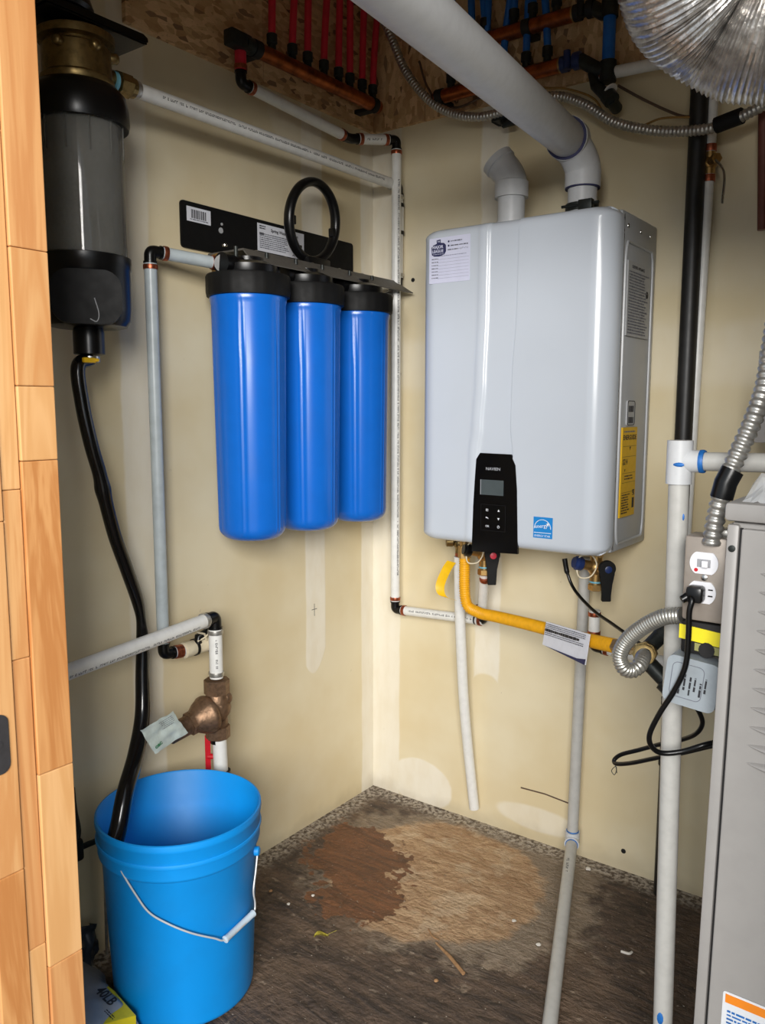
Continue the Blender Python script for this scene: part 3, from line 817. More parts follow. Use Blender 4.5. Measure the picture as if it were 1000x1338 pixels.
cw = thing('cold_feed_pipe', 'short white pipe with black elbow feeding the blue-buttoned valve', 'pipe', (0.7276, -0.135, 0.589))
z_t = vx_c.z - .030; ce = V((vx_c.x, -.135, (0.7276, -0.135, 0.589)[2])); 
run(cw, [(vx_c.x, -.135, z_t), ce, (ce.x + .20, -.135, ce.z - .008)], .0125)
# relief valve and its drain pipe
rv = thing('relief_valve', 'small brass relief valve under left end of the heater with a white drain pipe', 'valve', (.395, -.10, .79))
rx = V((0.3475, -0.1, 0.7225)).x
b = B(); b.sphere((rx, -.10, .783), .017); b.cyl((rx, -.10, .75), (rx, -.10, .80), .010, n=16); b.lathe([(.008, 0), (.013, .002), (.013, .018), (.009, .020)], (rx - .012, -.108, .786), (-.8, -.6, 0), 16)
add('body', b, 'brass_dark', rv)
crimp((rx, -.10, .742), (0, 0, 1), .011, rv); crimp((rx, -.10, .753), (0, 0, 1), .009, rv)
b = B(); q_ = [(rx, -.10, .748), (0.3452, -0.09, 0.6211), (0.3427, -0.075, 0.4958), (0.3427, -0.06, 0.3677), (0.3476, -0.045, 0.2375), (0.3604, -0.025, 0.048)]
b.tube(crv(q_, 8), .0135, 20); add('drain_pipe', b, 'white_pipe', rv)
# yellow flag on the gas nut and the hose itself
gs = thing('gas_hose', 'yellow corrugated gas hose hanging from the heater across to iron pipe', 'gas hose', (.42, -.14, .80))
gx = V((0.3924, -0.15, 0.7451)).x
b = B(); nut(b, (gx, -.150, .757), (0, 0, 1), .016, .030); b.cyl((gx, -.150, .78), (gx, -.150, HZ0), .012, n=18); add('flare_nut', b, 'brass', gs, ang=20)
pth = crv([(gx, -.150, .760), (0.4012, -0.155, 0.6516), (0.4387, -0.16, 0.6295), (0.5016, -0.18, 0.6321), (0.6287, -0.24, 0.6436), (0.7602, -0.32, 0.6585), (0.8769, -0.41, 0.6818)], 14)
pth = resample(pth, .0014)
add('hose', B().tube(pth, .0122, 18, rf=lambda i: (.0140, .0136, .0120, .0120)[i % 4]), 'yellow', gs, ang=80)
P0 = V(pth[-1]); dP = (pth[-1] - pth[-6]).normalized()
b = B(); nut(b, P0 - dP * .004, dP, .016, .022); b.cyl(P0 + dP * .015, P0 + dP * .04, .010, n=16); add('flare_nut', b, 'brass', gs, ang=20)
# paper tag wrapped on the hose
A0 = V((0.6814, -0.3, 0.6752)); A1 = V((0.8156, -0.395, 0.6914)); A2 = V((0.8084, -0.395, 0.6296)); A3 = V((0.6741, -0.3, 0.6242))
b = B(); fv = [b.bm.verts.new(p) for p in (A0, A1, A2, A3)]; bk = [b.bm.verts.new(p + V((.001, .0015, 0))) for p in (A0, A1, A2, A3)]
b.face(fv); b.face(bk[::-1]); [b.face((fv[k], fv[(k + 1) % 4], bk[(k + 1) % 4], bk[k])) for k in range(4)]
tg = add('warning_tag', b, 'paper', gs, smooth=False, label='white paper tag with grey print wrapped on hose')
tu = (A1 - A0).normalized(); tv = (A0 - A3).normalized(); L = (A1 - A0).length
scribble(A0 + tu * .003 - tv * .002 - V((.0006, .0012, 0)), tu, tv, L * .92, .011, 3, 'ink_grey', tg, seed=51, ragged=0)
scribble(A0 + tu * .003 - tv * .0135 - V((.0006, .0012, 0)), tu, tv, L * .8, .007, 1, 'ink', tg, seed=52, ragged=0, fill=.9, gap=.1)
scribble(A0 + tu * .003 - tv * .021 - V((.0006, .0012, 0)), tu, tv, L * .9, .008, 2, 'ink_grey', tg, seed=53, ragged=0)
q3 = [A3 + tu * .01 - tv * .0 - V((.0008, .0014, 0)), A2 - V((.0008, .0014, 0)), A2 + tv * .012 - V((.0008, .0014, 0)), A2 + tv * .008 - tu * .03 - V((.0008, .0014, 0))]
b = B(); b.face([b.bm.verts.new(p) for p in q3]); add('navy_corner', b, 'ink_navy', tg, smooth=False)
# yellow ribbon tag
fl = [(0.343, -0.13, 0.7384), (0.3275, -0.13, 0.7151), (0.313, -0.135, 0.6748), (0.322, -0.138, 0.6509), (0.3478, -0.132, 0.6435)]
b = B(); wdir = V((.8, .55, 0)).normalized() * .0105; fr = crv(fl, 6); va = []
for k, p in enumerate(fr):
    w_ = wdir * (1.0 if k < len(fr) - 6 else 1.0)
    va.append([b.bm.verts.new(p - w_ + V((0, 0, .003))), b.bm.verts.new(p + w_ - V((0, 0, .003))), b.bm.verts.new(p + w_ + V((.0006, .001, -.003))), b.bm.verts.new(p - w_ + V((.0006, .001, .003)))])
for s0, s1 in zip(va, va[1:]):
    for k in range(4): b.face((s0[k], s0[(k + 1) % 4], s1[(k + 1) % 4], s1[k]))
b.face(va[0]); b.face(va[-1][::-1])
add('ribbon_tag', b, 'yellow_tag', gs, label='yellow plastic ribbon tag')

# heater cable
b = B(); b.tube(crv([(0.6574, -0.16, 0.7856), (0.6658, -0.16, 0.7517), (0.6893, -0.17, 0.7182), (0.751, -0.22, 0.6942), (0.8159, -0.28, 0.6875), (0.8654, -0.33, 0.6849), (0.9061, -0.37, 0.6818)], 8), .0034, 10, rf=lambda i: .0058 if i < 8 else .0036)
tag(add('power_cable', b, 'black_plastic', None), 'thin black cable drooping from the heater underside behind the yellow hose', 'cable')

# white condensate drain to the floor
dr = thing('drain_pipe', 'thin white plastic drain pipe from heater sloping onto the floor', 'pipe', (0.6552, -0.05, 0.0709))
T0 = V((0.6661, -0.06, 0.7443)); T1 = V((0.6555, -0.06, 0.0714)); T2 = V((0.8443, -0.5954, 0.012))
add('pipe', B().cyl(T0 + V((0, 0, .03)), T1, .0135, n=24), 'pvc_print', dr)
dd = (T2 - T1).normalized()
add('pipe', B().cyl(T1, T1 + dd * ((T2 - T1).length + .1), .0138, n=24), 'pvc_print', dr)
ud = (T0 - T1).normalized()
b = B(); b.lathe([(.012, -.002), (.0178, -.002), (.0178, .022), (.012, .022)], T1, ud, 24); b.lathe([(.012, -.002), (.0178, -.002), (.0178, .020), (.012, .020)], T1, dd, 24); b.sphere(T1, .0176)
add('coupling', b, 'pvc', dr)
for pp, d_ in ((T1 + ud * .0225, ud), (T1 + dd * .0205, dd)): add('glue_line', B().lathe([(.012, 0), (.0150, 0), (.0150, .0022), (.012, .0022)], pp, d_, 24), 'ink_blue', dr)
add('ink_spot', B().sphere(T1 + dd * .245 + V((.004, -.0125, .004)), .0035, (1, .3, 1), 8), 'ink_navy', dr)
pipe_print(T1 + dd * .09, T1 + dd * .15, .0138, (.3, -1, .1), dr, seed=5, size=.006)

# ------------------------------------------------------------------ pex lines
pa = thing('hot_water_pipe', 'white hot water pipe from red riser round the corner down to under the heater', 'pipe', (.114, -.05, .56))
KX = .114
h0 = V((0.055, -0.5423, 1.81)); h1 = V((0.055, -0.1702, 1.79)); top = V((KX, -.05, 1.806)); bot = V((KX, -.05, .566)); rt = V(((0.3926, -0.05, 0.5839)[0], -.05, .578))
vh = V((vx_h.x, -.135, .735))
add('riser', B().cyl(h0 + V((0, 0, .02)), h0 + V((0, 0, .085)), .0125, n=20), 'red_pex', pa, label='short red pipe')
run(pa, [h0 + V((0, 0, .022)), h0, h1, top, bot, rt], .0125, prints={2: (1, -1, -.4), 3: (1, -.4, 0), 4: (0, -1, .3)}, first_ring=False)
elbow(rt, V((-1, 0, 0)), (vh + V((0, 0, -.0)) - rt), .0125, pa)
vd = V((rt.x + .004, -.125, .722)) - rt
add('pipe', B().cyl(rt + vd.normalized() * .02, vh - V((0, 0, .012)), .0120, n=24), 'white_pipe', pa)
crimp(rt + V((0, -.02, .035)), vh - rt, .012, pa); crimp(vh - V((0, -.004, .028)), vh - rt, .012, pa)

# backwash filter supply across the left wall, then down behind to the filter outlet
pb = thing('supply_pipe', 'long white pipe crossing the left wall from brass filter head to corner', 'pipe', (.115, -.45, 1.69))
q0 = V((0.12, -0.8756, 1.686)); q1 = V((.100, -.022, 1.700)); q2 = V((.100, -.022, 1.44))
run(pb, [q0, q1, q2, (.100, -.07, 1.405)], .0135, prints={0: (1, -.2, -.1)}, ring='zinc')
add('tee_body', B().lathe([(.013, -.03), (.016, -.03), (.016, .03), (.013, .03)], (.100, -.022, 1.615), n=16), 'white_pipe', pb)
for z in (1.580, 1.650): crimp((.100, -.022, z), (0, 0, 1), .0145, pb, 'black_plastic')

# milky pipe from filter inlet down to the check valve
pc = thing('filter_feed_pipe', 'milky white pipe with copper rings dropping beside the blue filters', 'pipe', (.05, -.815, .62))
c0 = V((0.09, -0.6544, 1.416)); c1 = V((0.05, -0.7925, 1.425)); c2 = V((0.05, -0.8141, 0.6107)); c3 = V((0.055, -0.7443, 0.6075))
c2 = V((c1.x, c1.y, c2.z))
run(pc, [c0, c1, c2, c3], .0125, mat='milky_pipe')
# cream check valve carries on to the right
cv = thing('check_valve', 'cream plastic coupling with black bands behind the slanting lower pipe', 'valve', c3)
d_ = (V((0.06, -0.6649, 0.6099)) - c3).normalized(); L = (V((0.06, -0.6649, 0.6099)) - c3).length
b = B(); b.lathe([(.012, 0), (.0175, .002), (.0175, .020), (.0165, .022), (.0165, L - .012), (.0175, L - .01), (.0175, L), (.012, L + .004)], c3 - d_ * .002, d_, 28); add('body', b, 'cream', cv)
for t_ in (.026, L - .016): add('band', B().lathe([(.016, 0), (.0185, 0), (.0185, .006), (.016, .006)], c3 + d_ * t_, d_, 28), 'black_plastic', cv)
b = B(); k0 = c3 + d_ * (L * .45) + V((.008, -.004, .022)); b.tube([k0 + V((0, 0, -.012)), k0, k0 + V((.004, .030, .010)), k0 + V((.006, .050, .014))], .009, 12); add('tee', b, 'black_plastic', cv)
b = B(); b.tube([c3 + d_ * (L * .32) + V((.014, 0, .016)), k0 + V((.010, .012, .0)), k0 + V((.012, .03, .016))], .0022, 8); b.tube([c3 + d_ * (L * .62) + V((.014, 0, .012)), k0 + V((.012, .008, .008)), k0 + V((.010, -.012, .016))], .0022, 8); add('strap', b, 'cream', cv)

# lower pipe, elbow, pressure regulator
pd = thing('street_water_pipe', 'white printed pipe rising from behind the jamb to black elbow over the bronze regulator', 'pipe', (.10, -.70, .56))
e0 = V((0.1, -0.6944, 0.6775)); e_far = V((0.145, -1.114, 0.6622)); e1 = V((0.1, -0.6857, 0.5433)); e1 = V((.10, e0.y, e1.z))
run(pd, [e_far, e0, e1], .0145, ring='zinc', arm=.024, prints={0: (1, -.3, -.35), 1: (1, -.7, 0)}, first_ring=False)
bx, by = .10, e0.y
rg = thing('pressure_regulator', 'bell shaped bronze pressure regulator on the left wall above the bucket', 'regulator', (bx, by, .46))
zt = e1.z
b = B(); b.cyl((bx, by, zt - .034), (bx, by, zt - .004), .0275, n=8); add('union_nut', b, 'bronze', rg, ang=20)
zb = (0.1, -0.6699, 0.4101)[2]
b = B(); b.cyl((bx, by, zb), (bx, by, zb + .026), .0265, n=8); add('union_nut', b, 'bronze', rg, ang=20)
zm = (zt + zb) / 2 - .004
bell = V((-.10, -.96, -.17)).normalized()
b = B(); b.lathe([(.019, 0), (.023, .012), (.021, .03), (.027, .052), (.027, .066), (.020, .084), (.022, zt - .03 - (zb + .02))], (bx, by, zb + .022), n=24)
b.sphere((bx, by, zm + .004), .030); b.sphere((bx + .012, by + .012, zm + .024), .016)
b.cyl((bx, by, zm), V((bx, by, zm)) + bell * .03, .030, n=28)
add('body', b, 'bronze', rg)
b = B(); b.lathe([(.030, .018), (.040, .020), (.042, .024), (.042, .031), (.040, .034), (.035, .046), (.027, .058), (.023, .066), (.023, .068)], (bx, by, zm), bell, 36); add('bell', b, 'bronze', rg)
b = B(); b.cyl(V((bx, by, zm)) + bell * .064, V((bx, by, zm)) + bell * .076, .025, n=6); add('hex', b, 'bronze', rg, ang=20)
b = B(); b.lathe([(.0205, .074), (.0205, .122), (.018, .125), (.010, .125)], (bx, by, zm), bell, 28); add('spring_cap', b, 'bronze', rg)
b = B(); b.cyl(V((bx, by, zm)) + bell * .122, V((bx, by, zm)) + bell * .150, .006, n=12); b.cyl(V((bx, by, zm)) + bell * .128, V((bx, by, zm)) + bell * .135, .0105, n=6); add('adjusting_screw', b, 'brass', rg, ang=20)
# crumpled paper tag on the screw
tc = V((bx, by, zm)) + bell * .122
corners = [V((0.165, -0.8658, 0.5363)), V((0.16, -0.8258, 0.4783)), V((0.175, -0.9184, 0.4704)), V((0.18, -0.9545, 0.5289))]
b = B(); N = 12; G = []
for i in range(N + 1):
    row = []
    for j in range(N + 1):
        u, v = i / N, j / N
        p = corners[0].lerp(corners[3], u).lerp(corners[1].lerp(corners[2], u), v)
        off = mnoise.noise(V((u * 4, v * 4, 0))) * .009 + abs(mnoise.noise(V((u * 7, v * 2, 4)))) * .006 + math.sin(u * 5 + v * 2) * .0025
        row.append(p + V((.7, -.7, 0)) * off)
    G.append(row)
F = [[b.bm.verts.new(p) for p in r_] for r_ in G]; K = [[b.bm.verts.new(p - V((.0004, -.0004, 0))) for p in r_] for r_ in G]
for i in range(N):
    for j in range(N):
        b.face((F[i][j], F[i + 1][j], F[i + 1][j + 1], F[i][j + 1])); b.face((K[i][j], K[i][j + 1], K[i + 1][j + 1], K[i + 1][j]))
pt = add('paper_tag', b, 'tag_paper', rg, ang=60, label='crumpled pale paper tag with green print')
tu = (corners[3] - corners[0]).normalized(); tv = (corners[0] - corners[1]).normalized()
scribble(corners[0] + tu * .006 - tv * .004 + V((.006, -.006, 0)), tu, tv, .042, .022, 5, 'ink_grey', pt, seed=61, fill=.35)
text('OBC', corners[2] + V((.006, -.006, 0)) + tv * .012 - tu * .012, -(tu - tv * .2), -tv * -1, .009, 'ink_green', pt, bold=.0004)
# lower pipe below regulator
pe = thing('shutoff_pipe', 'short white pipe under the regulator going down behind the bucket', 'pipe', (bx, by, 0))
add('pipe', B().cyl((bx + .012, by + .006, 0.0), (bx + .004, by, zb - .004), .0155, n=24), 'white_pipe', pe)
b = B(); b.lathe([(.012, 0), (.017, 0), (.017, .012), (.012, .012)], (bx, by, zb - .012), n=24); add('collar', b, 'black_plastic', pe); b = B(); b.lathe([(.012, 0), (.0175, 0), (.0175, .03), (.012, .03)], (bx + .008, by + .003, (0.1, -0.6724, 0.3315)[2] - .026), n=24); add('collar', b, 'black_plastic', pe)
hz0 = (0.08, -0.7071, 0.4141); hz1 = (0.08, -0.7124, 0.325)
b = B(); b.prism(rrect(.0115, .082, .004, 3), (hz0[0], hz0[1], hz0[2] - .040), V((.6, .8, 0)), (0, 0, 1), .004); b.cyl((hz0[0], hz0[1], .365), (bx, by, .365), .006, n=10)
add('lever', b, 'red', pe, smooth=False, label='red lever handle')

# ------------------------------------------------------------------ blue filter bank
fb = thing('filter_bank', 'three long blue water filters hanging from black bracket on the left wall', 'water filter', (.06, -.40, 1.44))
PZ = 1.552
b = B(); b.prism(rrect(.580, .096, .008, 4, .29, .048), (.002, -.676, PZ - .096), (0, 1, 0), (0, 0, 1), .004)
mp = add('mounting_plate', b, 'black_matte', fb, smooth=False)
PX = .0062
def plate_pt(px, py): pass
st = panel('barcode_sticker', (PX, -.660, 1.512), (0, 1, 0), (0, 0, 1), .066, .030, .0006, 'paper', mp)
b = B(); rnd = random.Random(4); y = -.648
while y < -.606:
    w_ = rnd.uniform(.0010, .0028); b.box((PX + .0005, y, 1.519), (PX + .0009, y + w_, 1.537)); y += w_ + rnd.uniform(.001, .0025)
add('barcode', b, 'ink', st, smooth=False)
scribble((PX + .0008, -.652, 1.5185), (0, 1, 0), (0, 0, 1), .05, .004, 1, 'ink_grey', st, seed=71, ragged=0)
b = B(); b.cyl((PX - .001, -.565, 1.507), (PX + .0012, -.565, 1.507), .0062, n=18); b.cyl((PX - .001, -.562, 1.521), (PX + .0012, -.562, 1.521), .003, n=12)
add('keyhole', b, 'silver_label', mp, smooth=False)
st = panel('instruction_sticker', (PX, -.452, 1.482), (0, 1, 0), (0, 0, 1), .160, .062, .0006, 'paper', mp, label='white instruction sticker with small print')
text('Spring Water Filtration', (PX + .001, -.408, 1.530), (0, 1, 0), (0, 0, 1), .010, 'ink', st, bold=.0002)
scribble((PX + .001, -.446, 1.541), (0, 1, 0), (0, 0, 1), .02, .010, 2, 'ink', st, seed=72, ragged=0)
scribble((PX + .001, -.446, 1.524), (0, 1, 0), (0, 0, 1), .100, .036, 8, 'ink_grey', st, seed=73, ragged=.3)
b = B(); rnd = random.Random(14)
for i in range(9):
    for j in range(9):
        if rnd.random() < .55: b.box((PX + .0008, -.334 + i * .002, 1.486 + j * .002), (PX + .0011, -.332 + i * .002, 1.488 + j * .002))
b.box((PX + .0008, -.334, 1.510), (PX + .0011, -.300, 1.516)); b.box((PX + .0008, -.446, 1.519), (PX + .0011, -.432, 1.524))
add('dark_marks', b, 'ink', st, smooth=False)
# shelf and sloping lip
LY0, LY1 = -.655, .0
T0 = V((0.115, -0.6039, 1.452)); T1 = V((0.115, -0.0577, 1.452)); L0 = V((0.15, -0.6148, 1.42)); L1 = V((0.15, -0.0231, 1.423))
b = B()
sec = [V((.006, 0, T0.z - .004)), V((.006, 0, T0.z)), V((.115, 0, T0.z)), V((.150, 0, L0.z + .002)), V((.150, 0, L0.z)), V((.113, 0, T0.z - .004))]
yA = [T0.y, T0.y, T0.y, L0.y, L0.y, T0.y]; yB = [-.06, -.06, min(T1.y, -.02), L1.y, L1.y, min(T1.y, -.02)]
ra = [b.bm.verts.new((p.x, y, p.z)) for p, y in zip(sec, yA)]; rb_ = [b.bm.verts.new((p.x, y, p.z)) for p, y in zip(sec, yB)]
b.face((ra[0], ra[1], ra[2], ra[5])); b.face((ra[2], ra[3], ra[4], ra[5])); b.face((rb_[0], rb_[5], rb_[2], rb_[1])); b.face((rb_[2], rb_[5], rb_[4], rb_[3]))
for k in range(6): b.face((ra[k], ra[(k + 1) % 6], rb_[(k + 1) % 6], rb_[k]))
add('shelf_lip', b, 'lip', fb, smooth=False)
FX = .118
CY = [V((0.118, -0.5946, 1.334)).y, V((0.118, -0.4125, 1.338)).y, V((0.118, -0.2217, 1.343)).y]
for i, cy in enumerate(CY):
    zt = 1.352
    for dy in (-.045, .045):
        add('screw', B().lathe([(.006, 0), (.006, .003), (.003, .005)], (FX - .020, cy + dy, T0.z), n=12), 'steel', fb)
        add('bolt', B().cyl((FX + .012, cy + dy, zt + .045), (FX + .012, cy + dy, T0.z - .004), .0042, n=10), 'iron', fb)
    # head block
    b = B(); b.lathe([(.060, 0), (.062, .004), (.062, .022), (.045, .030), (.032, .032), (.032, .040)], (FX, cy, zt + .040), n=32)
    b.cyl((FX, cy - .075, zt + .060), (FX, cy + .075, zt + .060), .022, n=20)
    add('filter_head', b, 'black_plastic', fb)
    # ribbed cap
    b = B(); n = 96; u, v, d = V((1, 0, 0)), V((0, 1, 0)), V((0, 0, 1)); rings = []
    for h, r in ((.046, .074), (.045, .086), (.041, .0885), (.010, .0885), (.001, .0870), (0, .080)):
        rings.append([b.bm.verts.new((FX + math.cos(2 * PI * k / n) * (r - (.0010 if k % 4 == 0 and .005 < h < .043 else 0)), cy + math.sin(2 * PI * k / n) * (r - (.0010 if k % 4 == 0 and .005 < h < .043 else 0)), zt - .002 + h)) for k in range(n)])
    b.skin(rings); add('filter_cap', b, 'black_matte', fb, ang=50)
    # sump: slightly tapered, with pairs of slim ribs, rounded foot
    b = B(); n = 144; rings = []
    hz = .520
    prof = [(.0800, 0), (.0815, -.004), (.0800, -.012), (.0785, -.02)] + [(.0785 - .0055 * t, -.02 - (hz - .055) * t) for t in (.25, .5, .75, 1)]
    rb = .030
    prof += [(.0730 - rb + rb * math.cos(a), -(hz - .035) - rb * math.sin(a)) for a in [PI / 2 * k / 7 for k in range(1, 8)]] + [(.030, -(hz - .004)), (.004, -(hz - .008))]
    for r, h in prof:
        rr = []
        for k in range(n):
            e = .0013 if (k % 24) in (0, 3) and -.02 >= h > -(hz - .02) else 0
            a = 2 * PI * k / n
            rr.append(b.bm.verts.new((FX + math.cos(a) * (r + e), cy + math.sin(a) * (r + e), zt + h)))
        rings.append(rr)
    b.skin(rings); add('filter_sump', b, 'blue_sump', fb, ang=40)
# inlet fitting
b = B(); d_ = (c0 - c1).normalized(); b.lathe([(.012, 0), (.0215, .0005), (.0215, .012), (.017, .014), (.017, .030)], c0 - d_ * .006, d_, 6); add('inlet_nut', b, 'brass', fb, ang=20)
b = B(); b.tube([c0 + d_ * .015, V((FX, CY[0] - .07, 1.412))], .018, 16); add('inlet_port', b, 'black_plastic', fb)
# filter spanner hanging on the bracket
w = V((0.085, -0.3475, 1.554))
b = B(); R_ = .082; pts = []
for k in range(64):
    a = 2 * PI * k / 64
    pts.append(w + V((math.sin(a) * .010, math.cos(a) * R_, math.sin(a) * R_ * 1.06)))
b.tube(pts, .0105, 12, closed=True, flat=(1.0, 1.25))
for a in (-.15, PI + .1): 
    p = w + V((0, math.cos(a) * (R_ - .010), math.sin(a) * R_ * 1.05)); b.box(p - V((.008, .006, .010)), p + V((.008, .006, .010)), .002)
b.tube([w + V((-.005, .025, -.082)), w + V((-.004, .02, -.125))], .010, 10)
b.box(w + V((-.014, -.03, -.13)), w + V((.012, .05, -.082)), .004)
tag(add('filter_spanner', b, 'black_plastic', None), 'black plastic ring spanner hanging on the filter bracket', 'spanner')

# ------------------------------------------------------------------ backwash filter with clear bowl
bw = thing('backwash_filter', 'tall clear-bowled filter with brass head beside the doorway jamb', 'water filter', (.12, -.985, 1.24))
ax = V((.12, -.985, 0))
def L_(name, prof, mat, n=48, par=None, **k): return add(name, B().lathe(prof, ax, (0, 0, 1), n), mat, par or bw, **k)
zc = (0.12, -0.9001, 1.576)[2]; 
ZCAPB = V((0.15, -0.9374, 1.578)).z; 
L_('collar', [(.070, 1.592), (.0800, 1.590), (.0820, 1.598), (.0815, 1.620), (.077, 1.640), (.066, 1.652), (.052, 1.656)], 'black_plastic')
L_('bowl', [(.0705, 1.372), (.0705, 1.60), (.0675, 1.60), (.0675, 1.372)], 'bowl', caps=False) if False else None
b = B(); u, v, d = basis((0, 0, 1)); rr = [b.ring(ax + V((0, 0, z)), u, v, r, 48) for r, z in ((.0705, 1.372), (.0705, 1.598), (.0680, 1.598), (.0680, 1.372))]
b.skin(rr, closed=True); add('bowl', b, 'bowl', bw)
L_('screen', [(.063, 1.36), (.063, 1.60)], 'mesh')
for a in range(0, 360, 30):
    ar = math.radians(a + 8); p = ax + V((math.cos(ar) * .0722, math.sin(ar) * .0722, 0))
    add('bowl_rib', B().tube([p + V((0, 0, 1.595)), p + V((0, 0, 1.545)), ax + V((math.cos(ar) * .0705, math.sin(ar) * .0705, 1.538))], .0014, 6), 'bowl', bw)
L_('foot', [(.058, 1.258), (.066, 1.260), (.0725, 1.270), (.0745, 1.288), (.0745, 1.355), (.0760, 1.357), (.0760, 1.376), (.070, 1.378)], 'black_plastic')
b = B(); tow = V((.80, -.55, 0)).normalized(); sd = V((0, 0, 1)).cross(tow)
b.prism(rrect(.112, .088, .030, 8), ax + tow * .045 + V((0, 0, 1.302)), sd, (0, 0, 1), .036)
bmesh.ops.bevel(b.bm, geom=[e for e in b.bm.edges if e.is_manifold and e.calc_face_angle(0) > .9], offset=.004, segments=3, affect='EDGES')
add('drain_knob', b, 'black_matte', bw)
add('knob_mark', B().tube(crv([ax + tow * .081 + sd * .012 + V((0, 0, 1.300)), ax + tow * .081 + sd * .018 + V((0, 0, 1.275)), ax + tow * .081 + sd * .014 + V((0, 0, 1.262)), ax + tow * .081 + sd * .004 + V((0, 0, 1.266))], 6), .0009, 6), 'grey_print', bw)
L_('hose_socket', [(.024, 1.212), (.0265, 1.213), (.0265, 1.250), (.024, 1.262)], 'black_plastic', 24)
L_('hose_clip', [(.014, 1.199), (.0175, 1.199), (.0175, 1.209), (.014, 1.209)], 'steel', 24)
hp = V((0.14, -1.004, 1.202)); b = B(); b.box(hp + V((-.004, -.008, -.005)), hp + V((.004, .016, .004)), .002); b.box(hp + V((-.005, .012, -.003)), hp + V((.005, .022, .003)), .002); add('clip_key', b, 'yellow_tag', bw, label='yellow key of the hose clip')
# brass head
L_('brass_head', [(.056, 1.650), (.060, 1.656), (.060, 1.664), (.056, 1.668), (.056, 1.712), (.050, 1.716), (.050, 1.720), (.062, 1.722), (.063, 1.734), (.056, 1.738), (.040, 1.742)], 'brass_dark')
for a in (-62, -5, 52):
    ar = math.radians(a); p = ax + V((math.cos(ar) * .058, math.sin(ar) * .058, 1.706)); dr_ = V((math.cos(ar), math.sin(ar), 0))
    add('head_lug', B().lathe([(.009, -.012), (.009, .006), (.007, .009), (.003, .011)], p, dr_, 14), 'brass_dark', bw)
o1 = V((0.12, -0.926, 1.693)); dq = (q0 - q1).normalized()
b = B(); b.cyl(q0 + dq * .005, V((.12, -.935, 1.690)), .014, n=20); add('outlet_neck', b, 'brass_dark', bw)
b = B(); nut(b, q0 + dq * .008, dq, .021, .024, 8); b.lathe([(.012, 0), (.0175, .001), (.0175, .010), (.012, .011)], q0 - dq * .004, dq, 16); add('outlet_nut', b, 'brass_dark', bw, ang=20)
add('sealant', B().lathe([(.014, 0), (.0178, 0), (.0178, .005), (.014, .005)], q0 + dq * .036, dq, 20), 'sealant', bw, label='pale blue thread sealant')
for z, xs in ((1.690, 0),): pass
# black hood plates over the head
b = B(); b.prism([(-.085, 0), (.105, 0), (.112, .004), (.112, .014), (.10, .016), (-.085, .016)], ax + V((.05, 0, 1.745)), (0, 1, 0), (0, 0, 1), -.11)
bmesh.ops.bevel(b.bm, geom=list(b.bm.edges), offset=.003, segments=2, affect='EDGES'); add('top_plate', b, 'black_plastic', bw)
b = B(); b.lathe([(.030, 1.760), (.052, 1.762), (.056, 1.768), (.050, 1.786), (.02, 1.79)], ax + V((.0, -.03, 0)), n=32); add('top_dome', b, 'black_plastic', bw)
# drain hose from it into the bucket
hose = crv([ax + V((0, 0, 1.205)), (0.125, -1.012, 1.189), (0.13, -1.01, 1.124), (0.135, -1, 1.057), (0.13, -0.9823, 1.005), (0.125, -0.97, 0.9597), (0.11, -0.9418, 0.885), (0.095, -0.9072, 0.8127), (0.08, -0.873, 0.7365), (0.076, -0.8637, 0.6719), (0.08, -0.8701, 0.5958), (0.095, -0.885, 0.5168), (0.125, -0.9247, 0.4595), (0.16, -0.9769, 0.4128), (0.175, -1.005, 0.3622), (0.19, -1.03, 0.3342)], 8)
nh = len(hose)
def hr(i):
    t = i / nh
    return .0125 + .0022 * math.exp(-((t - .31) / .02) ** 2) + .0035 * max(0, min(1, (t - .62) * 6)) - .003 * math.exp(-((t - .56) / .03) ** 2)
tag(add('drain_hose', B().tube(hose, .0125, 18, rf=hr), 'black_gloss', None), 'glossy black hose hanging from the clear filter into the blue bucket', 'hose')

# ------------------------------------------------------------------ bucket
BC = V((.208, -.892, 0)); BH = .368
bk = thing('bucket', 'bright blue plastic bucket standing in the left corner by the jamb', 'bucket', BC)
prof = [(.004, .006), (.118, .006), (.128, .002), (.131, .004), (.1325, .010), (.1445, .295), (.146, .297), (.1500, .300), (.1510, .304), (.1525, .352), (.1540, .354), (.1548, .360), (.1540, BH), (.1510, BH + .001), (.1480, BH - .002), (.1470, .30), (.1415, .295), (.1290, .012), (.004, .010)]
b = B(); b.lathe(prof, BC, n=72, caps=True); add('pail', b, 'bucket_blue', bk, ang=50)
b = B(); b.lathe([(.1520, .3235), (.1535, .3245), (.1545, .328), (.1535, .332), (.1522, .333)], BC, n=72, caps=False); add('rim_ridge', b, 'bucket_blue', bk)
# bail wire, its ears, and the grip
eL = V((0.345, -1.119, 0.3918)); 
def rimpt(ang, r, z): return BC + V((math.cos(ang) * r, math.sin(ang) * r, z))
aL = math.radians(-82); aR = math.radians(40)
pL = rimpt(math.radians(-92), .149, .288); pR = rimpt(math.radians(58), .149, .288)
wire = [V(p) for p in ((.224, -1.036, .316), (.231, -1.0405, .3098), (.2569, -1.034, .2759), (.280, -1.0240, .2449), (.307, -1.005, .2238), (.3324, -.976, .2008), (.3505, -.9393, .1776), (.3557, -.9188, .1652), (.3580, -.880, .1700), (.3495, -.8408, .1733), (.3463, -.833, .1887), (.3500, -.840, .2176), (.3433, -.8270, .2465), (.335, -.812, .280))]
